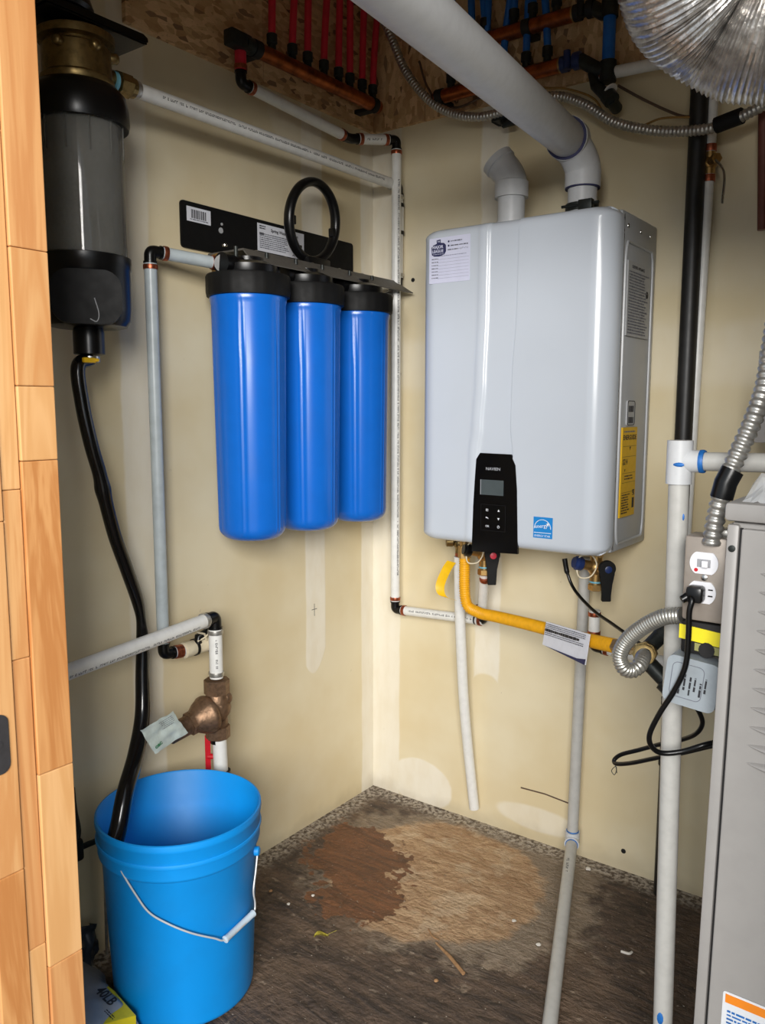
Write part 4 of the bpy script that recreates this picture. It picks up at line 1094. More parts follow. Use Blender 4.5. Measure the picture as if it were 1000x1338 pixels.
# keep the wire outside the pail wall
add('bail_wire', B().tube(crv(wire, 8), .0017, 8), 'wire', bk)
g0, g1 = wire[7], wire[9]
b = B(); b.lathe([(.0035, 0), (.0068, .0005), (.0068, .003), (.0060, .005), (.0060, (g1 - g0).length - .005), (.0068, (g1 - g0).length - .003), (.0068, (g1 - g0).length)], g0, g1 - g0, 20); add('grip', b, 'grip', bk)
for p in (wire[0], wire[-1]): 
    rd = V((p.x - BC.x, p.y - BC.y, 0)).normalized(); add('ear', B().lathe([(.009, -.006), (.009, .002), (.006, .004)], p, rd, 16), 'bucket_blue', bk)

# rods leaning against the wall behind the bucket and the dark clamp
for k, (x0, y0) in enumerate(((.020, -.965), (.034, -.955))):
    b = B(); a0 = V(((0.012, -0.9329, 0.2124), (0.012, -0.9223, 0.2074))[k]); b.cyl((a0.x + k * .004, a0.y, .0), (a0.x, a0.y + .006, .30), .0030, n=10)
    tag(add('steel_rod', b, 'zinc', None), ['slim grey steel rod standing behind the bucket, nearer the jamb', 'slim grey steel rod behind the bucket, hidden partly by its side'][k], 'rod')
k0 = V((0.02, -0.9882, 0.2603)); k1 = V((0.03, -0.9464, 0.2641))
b = B(); b.tube([k0 + V((0, -.02, -.005)), k0, k1, k1 + V((.0, .03, .01))], .006, 10); b.box(k0 + V((-.016, -.035, -.022)), k0 + V((.012, .004, .022)), .006)
b.tube(crv([k0 + V((0, -.01, .01)), V((0.02, -0.9897, 0.2977)), V((0.02, -0.9957, 0.3431)), V((0.02, -0.9983, 0.3881))], 5), .006, 8)
tag(add('hose_bib', b, 'iron', None), 'dark grey wall spigot arm half hidden behind the jamb beside the bucket', 'spigot')

# ------------------------------------------------------------------ salt bag
def blob_sheet(name, cor, nU, nV, amp, freq, mat, par, thick=.0015, seed=0, **k):
    b = B(); F, K = [], []
    A, Bc, C, D = [V(p) for p in cor]; nn = (Bc - A).cross(D - A).normalized()
    for i in range(nU + 1):
        f, g = [], []
        for j in range(nV + 1):
            u, v = i / nU, j / nV
            p = A.lerp(Bc, u).lerp(D.lerp(C, u), v)
            o_ = mnoise.noise(V((u * freq + seed, v * freq, seed))) * amp + mnoise.noise(V((u * freq * 2.7, v * freq * 2.7, seed + 5))) * amp * .4
            p = p + nn * o_; f.append(b.bm.verts.new(p)); g.append(b.bm.verts.new(p - nn * thick))
        F.append(f); K.append(g)
    for i in range(nU):
        for j in range(nV):
            b.face((F[i][j], F[i + 1][j], F[i + 1][j + 1], F[i][j + 1])); b.face((K[i][j], K[i][j + 1], K[i + 1][j + 1], K[i + 1][j]))
    return add(name, b, mat, par, ang=80, **k)
sb = thing('salt_bag', 'grey and yellow printed sack slumped on floor between jamb and bucket', 'bag', (.16, -1.10, 0))
def sack_z(x, y):
    fx = max(0, 1 - abs((x - .13) / .135) ** 3); fy = max(0, 1 - abs((y + 1.145) / .155) ** 3)
    return .006 + .085 * (fx * fy) ** .45 * (1 - .25 * (y + 1.15) / .15)
b = B(); G = []
for i in range(37):
    row = []
    for j in range(41):
        x = .001 + .262 * i / 36; y = -1.30 + .30 * j / 40
        rad = math.hypot(x - BC.x, y - BC.y)
        z = sack_z(x, y) + mnoise.noise(V((x * 22, y * 22, 1))) * .010
        if rad < .150: z = .002
        row.append(b.bm.verts.new((x, y, max(z, .002))))
    G.append(row)
for i in range(36):
    for j in range(40):
        if all(math.hypot(v.co.x - BC.x, v.co.y - BC.y) > .136 for v in (G[i][j], G[i + 1][j + 1])): b.face((G[i][j], G[i + 1][j], G[i + 1][j + 1], G[i][j + 1]))
bmesh.ops.delete(b.bm, geom=[v for v in b.bm.verts if not v.link_faces], context='VERTS')
sack = add('sack', b, 'bag_grey', sb, ang=80)
q0_ = V((0.1029, -1.014, 0.06)); 
def on_sack(px): pass
# yellow printed corner with the lettering, lying on the sack
pz = [(0.158, -1.037, 0.055), (0.1842, -1.035, 0.05), (0.261, -1.046, 0.045), (0.2397, -1.105, 0.055)]
b = B(); tp = [b.bm.verts.new(V(p) + V((0, 0, .008))) for p in pz]; bt = [b.bm.verts.new(V(p) + V((0, 0, -.02))) for p in pz]
b.face(tp); b.face(bt[::-1]); [b.face((tp[k], bt[k], bt[(k + 1) % 4], tp[(k + 1) % 4])) for k in range(4)]
yl = add('yellow_panel', b, 'bag_yellow', sb, smooth=False, label='bright yellow printed panel of the sack')
r0 = V((0.1991, -1.067, 0.074)); r1 = V((0.2605, -1.07, 0.068)); ru = (r1 - r0).normalized(); rn = V((0, 0, 1)); rv_ = rn.cross(ru).normalized()
text('40LB', r0 - ru * .020 - rv_ * .006 + V((0, 0, .002)), ru, rv_, .026, 'ink', yl, bold=.0006, squeeze=.9)
scribble(r0 + ru * .03 - rv_ * .012 + V((0, 0, .001)), ru, rv_, .03, .008, 2, 'ink', yl, seed=81)
cor = [(0.09, -1.044, -0.0485), (0.05, -0.9439, -0.1342), (0.022, -0.9611, 0.0723), (0.05, -1.016, 0.1458)]
tag(blob_sheet('plastic_sheet', [(0.1, -1.063, -0.0419), (0.06, -0.984, -0.0393), (0.015, -0.9627, 0.0854), (0.05, -1.029, 0.1209)], 18, 24, .028, 3.2, 'bag_dark', None, seed=3), 'dark slate crumpled plastic sheet rising against the wall beside the jamb', 'plastic sheet')

# ------------------------------------------------------------------ manifolds near the ceiling
def manifold(label, a, e, outs, pexmat, up_label, cat_group, cap_at_start=True, bulk=None):
    t = thing('manifold', label, 'manifold', (V(a) + V(e)) / 2)
    a, e = V(a), V(e); d = (e - a).normalized()
    add('copper_body', B().lathe([(.006, -.004), (.0165, 0), (.0165, (e - a).length), (.006, (e - a).length + .004)], a, d, 22), 'copper_dull', t)
    for k, (f, lean) in enumerate(outs):
        p = a.lerp(e, f)
        b = B(); b.lathe([(.009, .008), (.009, .026), (.0120, .028), (.0120, .046), (.009, .048)], p, (0, 0, 1), 16); add('outlet', b, 'iron', t)
        q_ = crv([p + V((0, 0, .045)), p + V((lean[0] * .25, lean[1] * .25, .13)), p + V((lean[0], lean[1], .30)), p + V((lean[0] * 1.5, lean[1] * 1.5, .44))], 6)
        add('branch_pipe', B().tube([v_ if v_.z < 2.355 else V((v_.x, v_.y, 2.355)) for v_ in q_ if v_.z < 2.37], .0085, 12), pexmat, t)
    return t, a, e, d
mA, mB = V((0.062, -0.513, 1.889)), V((0.062, -0.0607, 1.894))
fr = [(385 - 330) / 160, (412 - 330) / 160, .30 + .12, .55, .66, .74, .86, .97]
px = [352, 376, 395, 416, 436, 452, 470, 486]
outs = []
for k, p_ in enumerate(px):
    f_ = max(.06, min(.98, (p_ - 330) / 164 * 1.0))
    outs.append((f_, (.012 if k % 2 else .0, (.012, .014, .010, .012, .010, -.012, .012, .014)[k])))
t, a, e, d = manifold('copper manifold with eight red pipes on strand board above the left wall', mA, mB, outs, 'red_pex', '', '')
b = B(); b.lathe([(.010, -.028), (.0175, -.026), (.0175, -.002), (.012, 0)], a, d, 18); b.box(a - d * .058 - V((.014, .014, .016)), a - d * .026 + V((.014, .014, .016)), .004); b.cyl(V((h0.x, h0.y, h0.z + .075)), V((h0.x, h0.y, a.z + .014)), .0150, n=16)
add('inlet_tee', b, 'iron', t)
for f_ in (.02, .95):
    b = B(); p = a.lerp(e, f_); b.lathe([(.0168, -.010), (.0185, -.010), (.0185, .010), (.0168, .010)], p, d, 20); b.box((.011, p.y - .012, p.z - .016), (p.x, p.y + .012, p.z - .006), .001); add('bracket', b, 'dark', t)
# blue ones on the back wall: three rows
def blue_row(label, a, e, outs, right_tee=None):
    t, a, e, d = manifold(label, a, e, outs, 'blue_pex', '', '')
    for f_ in (.04, .62):
        b = B(); p = a.lerp(e, f_); b.lathe([(.0168, -.010), (.0185, -.010), (.0185, .010), (.0168, .010)], p, d, 20); b.box((p.x - .012, p.y, p.z - .016), (p.x + .012, -.011, p.z - .006), .001); add('bracket', b, 'dark', t)
    if right_tee:
        b = B(); b.lathe([(.010, 0), (.0175, .002), (.0175, .018), (.013, .020), (.013, .030), (.0185, .032), (.0185, .048), (.014, .05)], e, d, 18); b.cyl(e + d * .022 + V((0, -.016, -.018)), e + d * .022 + V((0, -.016, .02)), .008, n=10)
        add('shutoff', b, right_tee, t)
        add('copper_tip', B().cyl(e - d * .002, e + d * .003, .0172, n=18), 'brass', t)
    return t, a, e, d
yb = -.055
A_, E_ = V((0.2372, -0.055, 1.881)), V((0.5678, -0.055, 1.881))
t, a, e, d = blue_row('lower copper manifold with blue pipes on strand board behind the exhaust pipe', A_, E_, [(.13, (.0, .0)), (.42, (.010, .0)), (.56, (.030, .01)), (.74, (.008, 0)), (.90, (-.030, .008))], 'navy')
A_, E_ = V((0.3018, -0.055, 1.983)), V((0.5954, -0.055, 1.981))
t2, a2, e2, d2 = blue_row('upper copper manifold with blue pipes below the ceiling', A_, E_, [(.12, (-.02, 0)), (.24, (-.045, 0)), (.50, (.01, 0)), (.66, (.015, 0)), (.86, (.02, 0))], 'dark')
# blue cross pipe joining both at their right ends
bc = thing('blue_riser', 'short thick blue pipe joining the two copper manifolds at their right ends', 'pipe', e + d * .06)
j0 = V((0.6805, -0.06, 1.849)); j1 = V((0.678, -0.06, 1.962)); j1.x = j0.x
add('pipe', B().cyl(j0, j1, .0135, n=18), 'blue_pex', bc)
b = B(); b.tube([e + d * .046, V((j0.x - .015, j0.y, j0.z - .005)), j0], .015, 14); b.cyl(j0 - V((0, 0, .03)), j0 + V((0, 0, .012)), .018, n=16); add('tee', b, 'iron', bc)
b = B(); b.tube([e2 + d2 * .046, V((j1.x - .015, j1.y, j1.z + .0)), j1], .015, 14); b.cyl(j1 - V((0, 0, .012)), j1 + V((0, 0, .04)), .018, n=16); add('tee', b, 'iron', bc)
# top right white pipe with black elbows
tp_ = thing('cold_water_pipe', 'short white pipe with black elbows under the silver duct', 'pipe', (0.6619, -0.055, 1.836))
w0 = V((0.6618, -0.055, 1.839)); w1 = V((0.8564, -0.055, 1.831)); w2_ = V((0.6771, -0.055, 1.798)); 
add('pipe', B().cyl(w0, w1, .0125, n=20), 'white_pipe', tp_)
crimp(w0 + (w1 - w0).normalized() * .006, w1 - w0, .0125, tp_, 'copper_dull')
b = B(); b.tube([w0 + (w1 - w0).normalized() * .002, w0 - V((.018, 0, -.002)), V((0.655, -0.062, 1.817)), V((0.6868, -0.07, 1.782))], .0125, 16); b.lathe([(.010, -.012), (.0175, -.010), (.0175, .010), (.010, .012)], V((0.6903, -0.07, 1.782)), (.35, -.1, -.45), 16); b.cyl(V((0.6904, -0.07, 1.778)), V((0.691, -0.03, 1.771)), .013, n=14)
add('elbow', b, 'iron', tp_); crimp(V((0.6922, -0.072, 1.796)), (.35, -.1, -.45), .0135, tp_, 'white_pipe', .004)

# ------------------------------------------------------------------ flexible steel conduits and wires
def armored(name, label, pts, r, mat='zinc', tape=None, n=14, sub=18):
    t = thing(name, label, 'conduit', pts[len(pts) // 2])
    P = resample(crv(pts, sub), r * .16)
    add('sleeve', B().tube(P, r, n, rf=lambda i: (r * .80, r * .92, r, r, r * .92)[i % 5]), mat, t, ang=80)
    return t, P
t, P = armored('armored_cable', 'steel armoured cable sagging along the top of the back wall', [(0.0529, -0.1, 2.213), (0.091, -0.09, 2.108), (0.1195, -0.08, 2.041), (0.1551, -0.07, 1.96), (0.2121, -0.065, 1.887), (0.2742, -0.06, 1.84), (0.35, -0.06, 1.813), (0.4222, -0.06, 1.809), (0.491, -0.06, 1.82), (0.5666, -0.06, 1.814), (0.6329, -0.065, 1.781), (0.6972, -0.07, 1.733), (0.7665, -0.075, 1.702), (0.84, -0.08, 1.682), (0.9192, -0.095, 1.671), (0.9788, -0.11, 1.679), (1.055, -0.13, 1.698)], .0108)
tw = (V((0.9701, -0.108, 1.679)) - V((0.9234, -0.095, 1.675)))
b = B(); b.tube([V((0.9205, -0.095, 1.674)), V((0.9445, -0.1, 1.677)), V((0.9715, -0.108, 1.679))], .0155, 14); add('tape', b, 'black_matte', t, label='black tape wrap')
b = B(); b.box(V((0.4067, -0.05, 1.809)) - V((.012, .01, .012)), V((0.425, -0.03, 1.79)) + V((.012, .012, .006)), .004); b.tube([V((0.4049, -0.04, 1.83)), V((0.4275, -0.05, 1.783)), V((0.4555, -0.05, 1.786))], .009, 8)
tag(add('cable_clamp', b, 'iron', None), 'small dark metal cable clamp on the back wall under the exhaust pipe', 'clamp')
t, P2 = armored('armored_cable', 'thick steel flexible conduit dropping into the grey outlet box', [(1.182, -0.72, 1.31), (1.175, -0.74, 1.217), (1.173, -0.76, 1.151), (1.166, -0.78, 1.107), (1.154, -0.79, 1.068), (1.142, -0.8, 1.028), (1.135, -0.8, 0.9939), (1.131, -0.8, 0.9629), (1.13, -0.8, 0.9513)], .0118)
b = B(); b.tube([V((1.149, -0.796, 1.045)), V((1.143, -0.8, 1.03)), V((1.139, -0.8, 1.011))], .0138, 16); add('tape', b, 'black_plastic', t, label='shiny black tape wrap')
b = B(); b.tube(crv([(0.0881, -0.05, 2.132), (0.1288, -0.05, 2.067), (0.1759, -0.05, 2.016), (0.2474, -0.055, 1.968), (0.3899, -0.06, 1.896), (0.5191, -0.06, 1.844), (0.5822, -0.055, 1.828), (0.6438, -0.05, 1.797), (0.6695, -0.045, 1.758), (0.6858, -0.04, 1.734), (0.7473, -0.045, 1.719), (0.7976, -0.05, 1.724), (0.8605, -0.05, 1.714)], 8), .0024, 8)
tag(add('yellow_wire', b, 'wire_yellow', None), 'thin dull yellow wire looping beside the armoured cable above the heater', 'wire')
b = B(); b.tube(crv([(0.1696, -0.03, 1.991), (0.1966, -0.035, 1.925), (0.239, -0.04, 1.873), (0.2886, -0.03, 1.856), (0.3739, -0.03, 1.87), (0.4698, -0.02, 1.876)], 8), .0030, 8)
tag(add('brown_cable', b, 'brown_wire', None), 'thin brown cable looping on the strand board left of the exhaust pipe', 'cable')
b = B(); b.tube(crv([(0.6926, -0.03, 1.818), (0.7565, -0.03, 1.773), (0.8228, -0.03, 1.732), (0.8546, -0.03, 1.721)], 8), .0030, 8)
tag(add('brown_cable', b, 'brown_wire', None), 'straight thin brown cable running down right toward the black pipe', 'cable')

# ------------------------------------------------------------------ aluminium duct
dp = crv([(1.075, -0.9099, 1.732), (1.081, -0.8906, 1.664), (1.087, -0.8688, 1.618), (1.097, -0.8408, 1.589), (1.12, -0.8151, 1.567), (1.162, -0.7995, 1.548), (1.215, -0.7872, 1.539), (1.275, -0.768, 1.541)], 26)
dp = resample(dp, .0015)
rnd = random.Random(2)
jit = [rnd.uniform(-.0004, .0004) for _ in dp]
def dr_f(i): return .0800 + (.0016 if i % 3 == 0 else -.0012 if i % 3 == 1 else .0002) + jit[i] + .0018 * math.sin(i * .13)
b = B(); b.tube(dp, .08, 56, rf=dr_f)
tag(add('flexible_duct', b, 'duct', None, ang=80), 'large silver ribbed aluminium duct bending in at the upper right', 'duct')

# ------------------------------------------------------------------ right side vertical pipes
bp = thing('gas_riser', 'tall black pipe running up the back wall right of the heater', 'pipe', (.871, -.04, 0))
add('pipe', B().cyl((.871, -.042, 0.0), (.871, -.042, 2.355), .0185, n=28), 'black_pipe', bp)
for z in ((0.8973, -0.04, 0.4643)[2], (0.9039, -0.04, 0.3225)[2]): add('pipe_clip', B().lathe([(.017, -.010), (.0235, -.008), (.0235, .008), (.017, .010)], (.873, -.040, z), n=20), 'black_matte', bp)
wp = thing('white_riser', 'slim white riser with brass valve beside the tall black pipe', 'pipe', (.91, -.03, 0))
wx = (0.8944, -0.03, 1.657)[0]
wx2 = (0.8865, -0.03, 1.085)[0]; wz1 = (0.8944, -0.03, 1.657)[2]; wz2 = (0.8865, -0.03, 1.085)[2]
vz = (0.8992, -0.03, 1.622)[2]
add('pipe', B().cyl((wx, -.03, vz + .02), (wx + .003, -.03, 2.355), .0105, n=20), 'white_pipe', wp)
add('pipe', B().cyl((wx2 - .01, -.03, .30), (wx2, -.03, wz2), .0105, n=20), 'white_pipe', wp)
add('pipe', B().cyl((wx2, -.03, wz2), (wx, -.03, vz - .02), .0105, n=20), 'white_pipe', wp)
b = B(); b.cyl((wx, -.03, vz - .022), (wx, -.03, vz + .022), .0115, n=14); b.sphere((wx, -.03, vz), .0155); b.cyl((wx, -.035, vz), (wx + .022, -.060, vz), .008, n=12); b.cyl((wx + .014, -.050, vz), (wx + .022, -.060, vz), .011, n=6); add('ball_valve', b, 'brass', wp, ang=25)
for s_ in (-.03, .03): crimp((wx, -.03, vz + s_), (0, 0, 1), .0108, wp, 'copper', .014)
v0 = V((wx + .02, -.062, vz)); 
b = B(); b.tube(crv([v0 + V((.0, 0, -.004)), v0 + V((.014, 0, -.022)), v0 + V((.019, 0, -.045)), v0 + V((.017, 0, -.09))], 6), .0042, 8, flat=(1.2, .55)); add('valve_lever', b, 'steel', wp)
rp = tag(add('red_brown_pipe', B().cyl((0.9835, -0.05, 1.988), (1.008, -0.05, 1.472), .010, n=14), 'red_brown', None), 'red brown pipe at the far right edge under the duct', 'pipe')
b = B(); o_ = V((0.9924, -0.03, 1.5)); b.prism([(0, 0), (.07, 0), (.07, .035), (.03, .03), (.012, .02)], (o_.x, -.03, o_.z), (1, 0, 0), (0, 0, 1), -.03)
tag(add('wall_bracket', b, 'black_matte', None, smooth=False), 'small black wedge bracket on the back wall at the far right edge', 'bracket')

# ------------------------------------------------------------------ white waste pipe with tee
wt = thing('waste_pipe', 'upright white plastic waste pipe with a tee in front of the outlet box', 'pipe', (1.07, -.723, 0))
TX = (1.063, -0.72, 1.052); BX = (1.077, -0.72, 0.2184)
P_top = V((TX[0], -.72, (1.061, -0.72, 1.077)[2])); P_teeb = V((TX[0], -.72, (1.063, -0.72, 1.018)[2])); P_c = V((TX[0], -.72, (1.063, -0.72, 1.049)[2]))
P_bot = P_c.lerp(V(BX), P_c.z / (P_c.z - BX[2])); P_bot = V((P_bot.x, P_bot.y, 0)) if False else P_c + (V(BX) - P_c) * (P_c.z / (P_c.z - BX[2]))
add('pipe', B().cyl(P_c, P_bot, .0136, n=28), 'pvc_print', wt)
hr_ = V((1.179, -0.72, 1.051)); 
b = B(); b.lathe([(.012, 0), (.0170, 0), (.0170, P_top.z - P_teeb.z), (.012, P_top.z - P_teeb.z)], P_teeb, (0, 0, 1), 28)
hd_ = (hr_ - P_c).normalized()
b.cyl(P_c, P_c + hd_ * .030, .0150, n=24); add('tee', b, 'pvc', wt)
add('pipe', B().cyl(P_c + hd_ * .02, P_c + hd_ * .42, .0125, n=24), 'pvc_print', wt)
add('glue_line', B().lathe([(.012, 0), (.0156, 0), (.0158, .004), (.0150, .006), (.012, .006)], P_c + hd_ * .0275, hd_, 24), 'ink_blue', wt, label='blue primer smear')
b = B(); b.sphere(P_c + V((.004, -.0165, -.004)), .006, (1.3, .25, .5), 10); b.sphere(P_bot.lerp(P_c, .225) + V((.0, -.0136, 0)), .006, (.8, .2, 1.6), 10); b.sphere(P_bot.lerp(P_c, .165) + V((.007, -.0120, 0)), .004, (.6, .3, 2.2), 10); b.sphere(P_c + V((.0105, -.009, -.075)), .004, (.6, .3, 1.3), 10); add('primer_spot', b, 'ink_blue', wt)

# ------------------------------------------------------------------ iron gas pipes behind it
gp = thing('iron_gas_pipe', 'black iron gas fittings behind the white waste pipe with brass nut', 'pipe', (0.9971, -0.6, 0.7304))
g_a = V((0.9661, -0.55, 0.7171)); g_b = V((0.9946, -0.55, 0.753)); g_c = V((1.025, -0.55, 0.7832)); g_d = V((1.014, -0.55, 0.6762))
b = B(); b.tube([g_a.lerp(g_b, .1), g_b], .0125, 16); b.lathe([(.012, -.012), (.0185, -.010), (.0185, .012), (.012, .014)], g_b.lerp(g_c, .45), g_c - g_b, 18); b.tube([g_b, g_c + (g_c - g_b) * .6], .0135, 16); add('upper_nipple', b, 'iron', gp)
b = B(); b.tube([g_a, g_d], .0130, 16); b.lathe([(.012, -.012), (.0185, -.010), (.0185, .016), (.012, .018)], g_d, g_d - g_a, 18); b.tube([g_d, g_d + V((.05, .05, -.02))], .013, 14); add('lower_nipple', b, 'iron', gp)
g_n = V((0.9779, -0.56, 0.7269)); dn_ = (V((0.9868, -0.62, 0.7359)) - g_n).normalized()
b = B(); nut(b, g_n + V((0, 0, 0)), dn_, .0185, .018, 8); nut(b, g_n + dn_ * .022, dn_, .0165, .012, 8); b.cyl(g_n - dn_ * .02, g_n + dn_ * .04, .012, n=18); b.tube([V(P0) + V(dP) * .03, g_n], .009, 12); add('brass_union', b, 'brass_dark', gp, ang=20)
# grey coiled flex in front
gf = thing('grey_gas_flex', 'curled ribbed grey metal flex hose left of the outlet box', 'gas hose', (0.9998, -0.74, 0.7775))
fp = crv([(1.092, -0.775, 0.8504), (1.067, -0.77, 0.8434), (1.038, -0.76, 0.8238), (1.012, -0.75, 0.7976), (0.9997, -0.745, 0.772), (1.004, -0.74, 0.7535), (1.013, -0.73, 0.7481), (1.02, -0.72, 0.7537), (1.018, -0.7, 0.7595), (1.007, -0.66, 0.7521), V((0.9938, -0.62, 0.7397))], 16)
fp = resample(fp, .0011)
nf = len(fp)
add('sleeve', B().tube(fp, .0108, 18, rf=lambda i: ((.0114, .0111, .0098, .0098)[i % 4]) if i < nf * .74 else .0106), 'flex_grey', gf, ang=80)
b = B(); b.lathe([(.011, -.004), (.0160, -.003), (.0160, .010), (.012, .012)], fp[-2], fp[-1] - fp[-12], 8); add('end_nut', b, 'brass_dark', gf, ang=20)

# ------------------------------------------------------------------ furnace
FXL, FYF, FZT = 1.150, -.860, .990
fu = thing('furnace', 'tall grey painted steel furnace cabinet with louvred front at the right', 'furnace', (1.45, -.55, 0))
b = B(); b.box((FXL + .004, FYF + .004, 0.001), (1.80, -.32, FZT - .012), .002); add('cabinet', b, 'furnace', fu, smooth=False)
b = B(); b.box((FXL - .003, FYF - .010, FZT - .010), (1.81, -.31, FZT + .012), .005); add('top_cap', b, 'furnace', fu)
b = B(); b.box((FXL, FYF - .004, 0.002), (FXL + .0135, FYF + .02, FZT - .014), .003); add('corner_flange', b, 'furnace', fu)
add('screw', B().lathe([(.004, 0), (.004, .0015), (.002, .002)], (FXL + .007, FYF - .004, FZT - .042), (0, -1, 0), 12), 'iron', fu)
# front door panel: louvre rows are real punched hoods
dpn = add('door_panel', B().box((FXL + .0165, FYF - .006, .002), (1.795, FYF + .01, FZT - .018), .002), 'furnace', fu, smooth=False)
add('panel_gap', B().box((FXL + .0135, FYF - .001, .004), (FXL + .0165, FYF + .004, FZT - .018)), 'dark', fu, smooth=False, label='dark shadow gap beside the door panel')
lou = [(992, 762), (990, 786), (988, 811), (987, 836), (985, 861), (983, 886), (981, 911), (979, 936), (978, 961), (976, 985), (974, 1008)]
LP = [(1.2, -0.866, 0.9233), (1.2, -0.866, 0.9019), (1.199, -0.866, 0.8795), (1.2, -0.866, 0.8571), (1.199, -0.866, 0.8345), (1.199, -0.866, 0.8116), (1.198, -0.866, 0.7887), (1.198, -0.866, 0.7655), (1.198, -0.866, 0.7424), (1.198, -0.866, 0.7199), (1.198, -0.866, 0.6982)]
lx = sum(p[0] for p in LP) / len(LP) - .010
for p in LP:
    b = B(); x0 = lx; n = 14; rows = []
    LW = .20
    for i in range(n + 1):
        u = i / n; x = x0 + LW * (0.5 - .5 * math.cos(PI * u))
        k = min(1, math.sin(PI * (0.5 - .5 * math.cos(PI * u))) * 1.9) ** .7 if 0 < i < n else 0
        rows.append([b.bm.verts.new((x, FYF - .0055 - .0120 * k * t_, p[2] + .0045 * k * s_)) for s_, t_ in ((1.15, 0), (.9, .30), (.3, .75), (-.5, 1.0), (-1.0, .9), (-1.0, 0))])
    for r0_, r1_ in zip(rows, rows[1:]):
        for k in range(5): b.face((r0_[k], r0_[k + 1], r1_[k + 1], r1_[k]))
    bmesh.ops.remove_doubles(b.bm, verts=b.bm.verts, dist=1e-5)
    add('louvre', b, 'furnace', dpn, ang=70)
wl = (1.183, -0.866, 0.4042); wl2 = (1.235, -0.866, 0.4084)
st = panel('warning_label', (wl[0], FYF - .0068, wl[2] - .10), (1, 0, 0), (0, 0, 1), .16, .10, .0004, 'white_print', dpn, r=.003, label='white warning label with orange stripe')
add('orange_stripe', B().box((wl[0] + .003, FYF - .0078, wl[2] - .014), (wl[0] + .157, FYF - .0070, wl[2] - .003)), 'orange', st, smooth=False)
scribble((wl[0] + .006, FYF - .0077, wl[2] - .022), UX, UZ, .14, .02, 4, 'ink_blue', st, seed=91)
fu.rotation_euler = (0, .0125, 0); fu.location.z = .008
# clear plastic bag with a white box in it, on the furnace
bg = thing('clear_bag', 'crumpled clear plastic bag with white part on top of the furnace', 'bag', (1.21, -.80, FZT + .018))
zf = FZT + .020
b = B(); G = []
for i in range(23):
    row = []
    for j in range(15):
        x = 1.172 + .20 * i / 22; y = -.855 + .11 * j / 14
        e_ = min(i, 22 - i, 6) / 6 * min(j, 14 - j, 4) / 4
        z = zf + .0015 + max(0, .040 * e_ ** .6 + mnoise.noise(V((x * 55, y * 55, 3))) * .022 * (.3 + e_) + mnoise.noise(V((x * 20, y * 20, 9))) * .010)
        row.append(b.bm.verts.new((x + mnoise.noise(V((x * 40, y * 40, 5))) * .008, y, z)))
    G.append(row)
for i in range(22):
    for j in range(14): b.face((G[i][j], G[i + 1][j], G[i + 1][j + 1], G[i][j + 1]))
add('film', b, 'clear_bag', bg, smooth=False)
b = B(); b.box((1.205, -.850, zf + .001), (1.30, -.79, zf + .026), .003); b.box((1.200, -.855, zf + .001), (1.31, -.785, zf + .007), .001); add('white_part', b, 'device_white', bg)
# pale board and grey clip behind, at the right edge
b = B(); o_ = V((1.067, -0.3, 1.165)); b.box((o_.x, -.30, 1.06), (o_.x + .16, -.285, 1.22), .002)
tag(add('grey_board', b, 'furnace', None), 'pale grey metal duct panel standing behind furnace at the right edge', 'panel')

# ------------------------------------------------------------------ outlet box
ob = thing('outlet_box', 'steel outlet box with switch and socket fixed beside the furnace', 'outlet', (1.12, -.79, .86))
oz1 = (1.116, -0.8, 0.9605)[2]; oz0 = (1.121, -0.8, 0.8521)[2]; ox0 = (1.099, -0.8, 0.9006)[0]; ox1 = FXL - .001
b = B(); b.box((ox0 - .003, -.792, oz0 + .001), (ox1, -.752, oz1 - .001), .002); add('box', b, 'cover_plate', ob)
b = B(); b.box((ox0 - .001, -.801, oz0), (ox1, -.7925, oz1), .0035); add('cover', b, 'cover_plate', ob)
sw = V((1.123, -0.802, 0.9276)); so = V((1.122, -0.802, 0.8902)); sc_ = V((1.124, -0.802, 0.9091))
def pill(w_, h_, r_): return [(max(-w_ / 2, min(w_ / 2, r_ * math.cos(a))), max(-h_ / 2, min(h_ / 2, r_ * math.sin(a)))) for a in [2 * PI * k / 40 for k in range(40)]]
for nm, c_ in (('switch', sw), ('socket', so)):
    b = B(); b.prism(pill(.0345, .0275, .0172), (c_.x, -.8005, c_.z), UX, UZ, .0028); 
    dv = add(nm, b, 'device_white', ob, smooth=False)
    if nm == 'switch':
        add('toggle_slot', B().box((c_.x - .008, -.8042, c_.z - .0050), (c_.x + .008, -.8034, c_.z + .0050)), 'grey_print', dv, smooth=False)
        b = B(); b.box((c_.x - .001, -.8115, c_.z - .0042), (c_.x + .0065, -.8040, c_.z + .0042), .001); add('toggle', b, 'device_white', dv)
        add('red_mark', B().cyl((c_.x - .009, -.8034, c_.z - .009), (c_.x - .009, -.8040, c_.z - .009), .0024, n=10), 'red', dv)
    else:
        b = B()
        for s_ in (-.0035, .0045): b.box((c_.x + .008, -.8042, c_.z + s_ - .0008), (c_.x + .0135, -.8034, c_.z + s_ + .0008))
        add('slot', b, 'dark', dv, smooth=False)
add('screw', B().lathe([(.0038, 0), (.0038, .0015), (.0015, .0025)], (sc_.x, -.801, sc_.z), (0, -1, 0), 14), 'steel', ob)
b = B(); b.box((sw.x + .002, -.79, oz1 - .002), (sw.x + .026, -.765, oz1 + .010), .003); add('connector', b, 'zinc', ob)
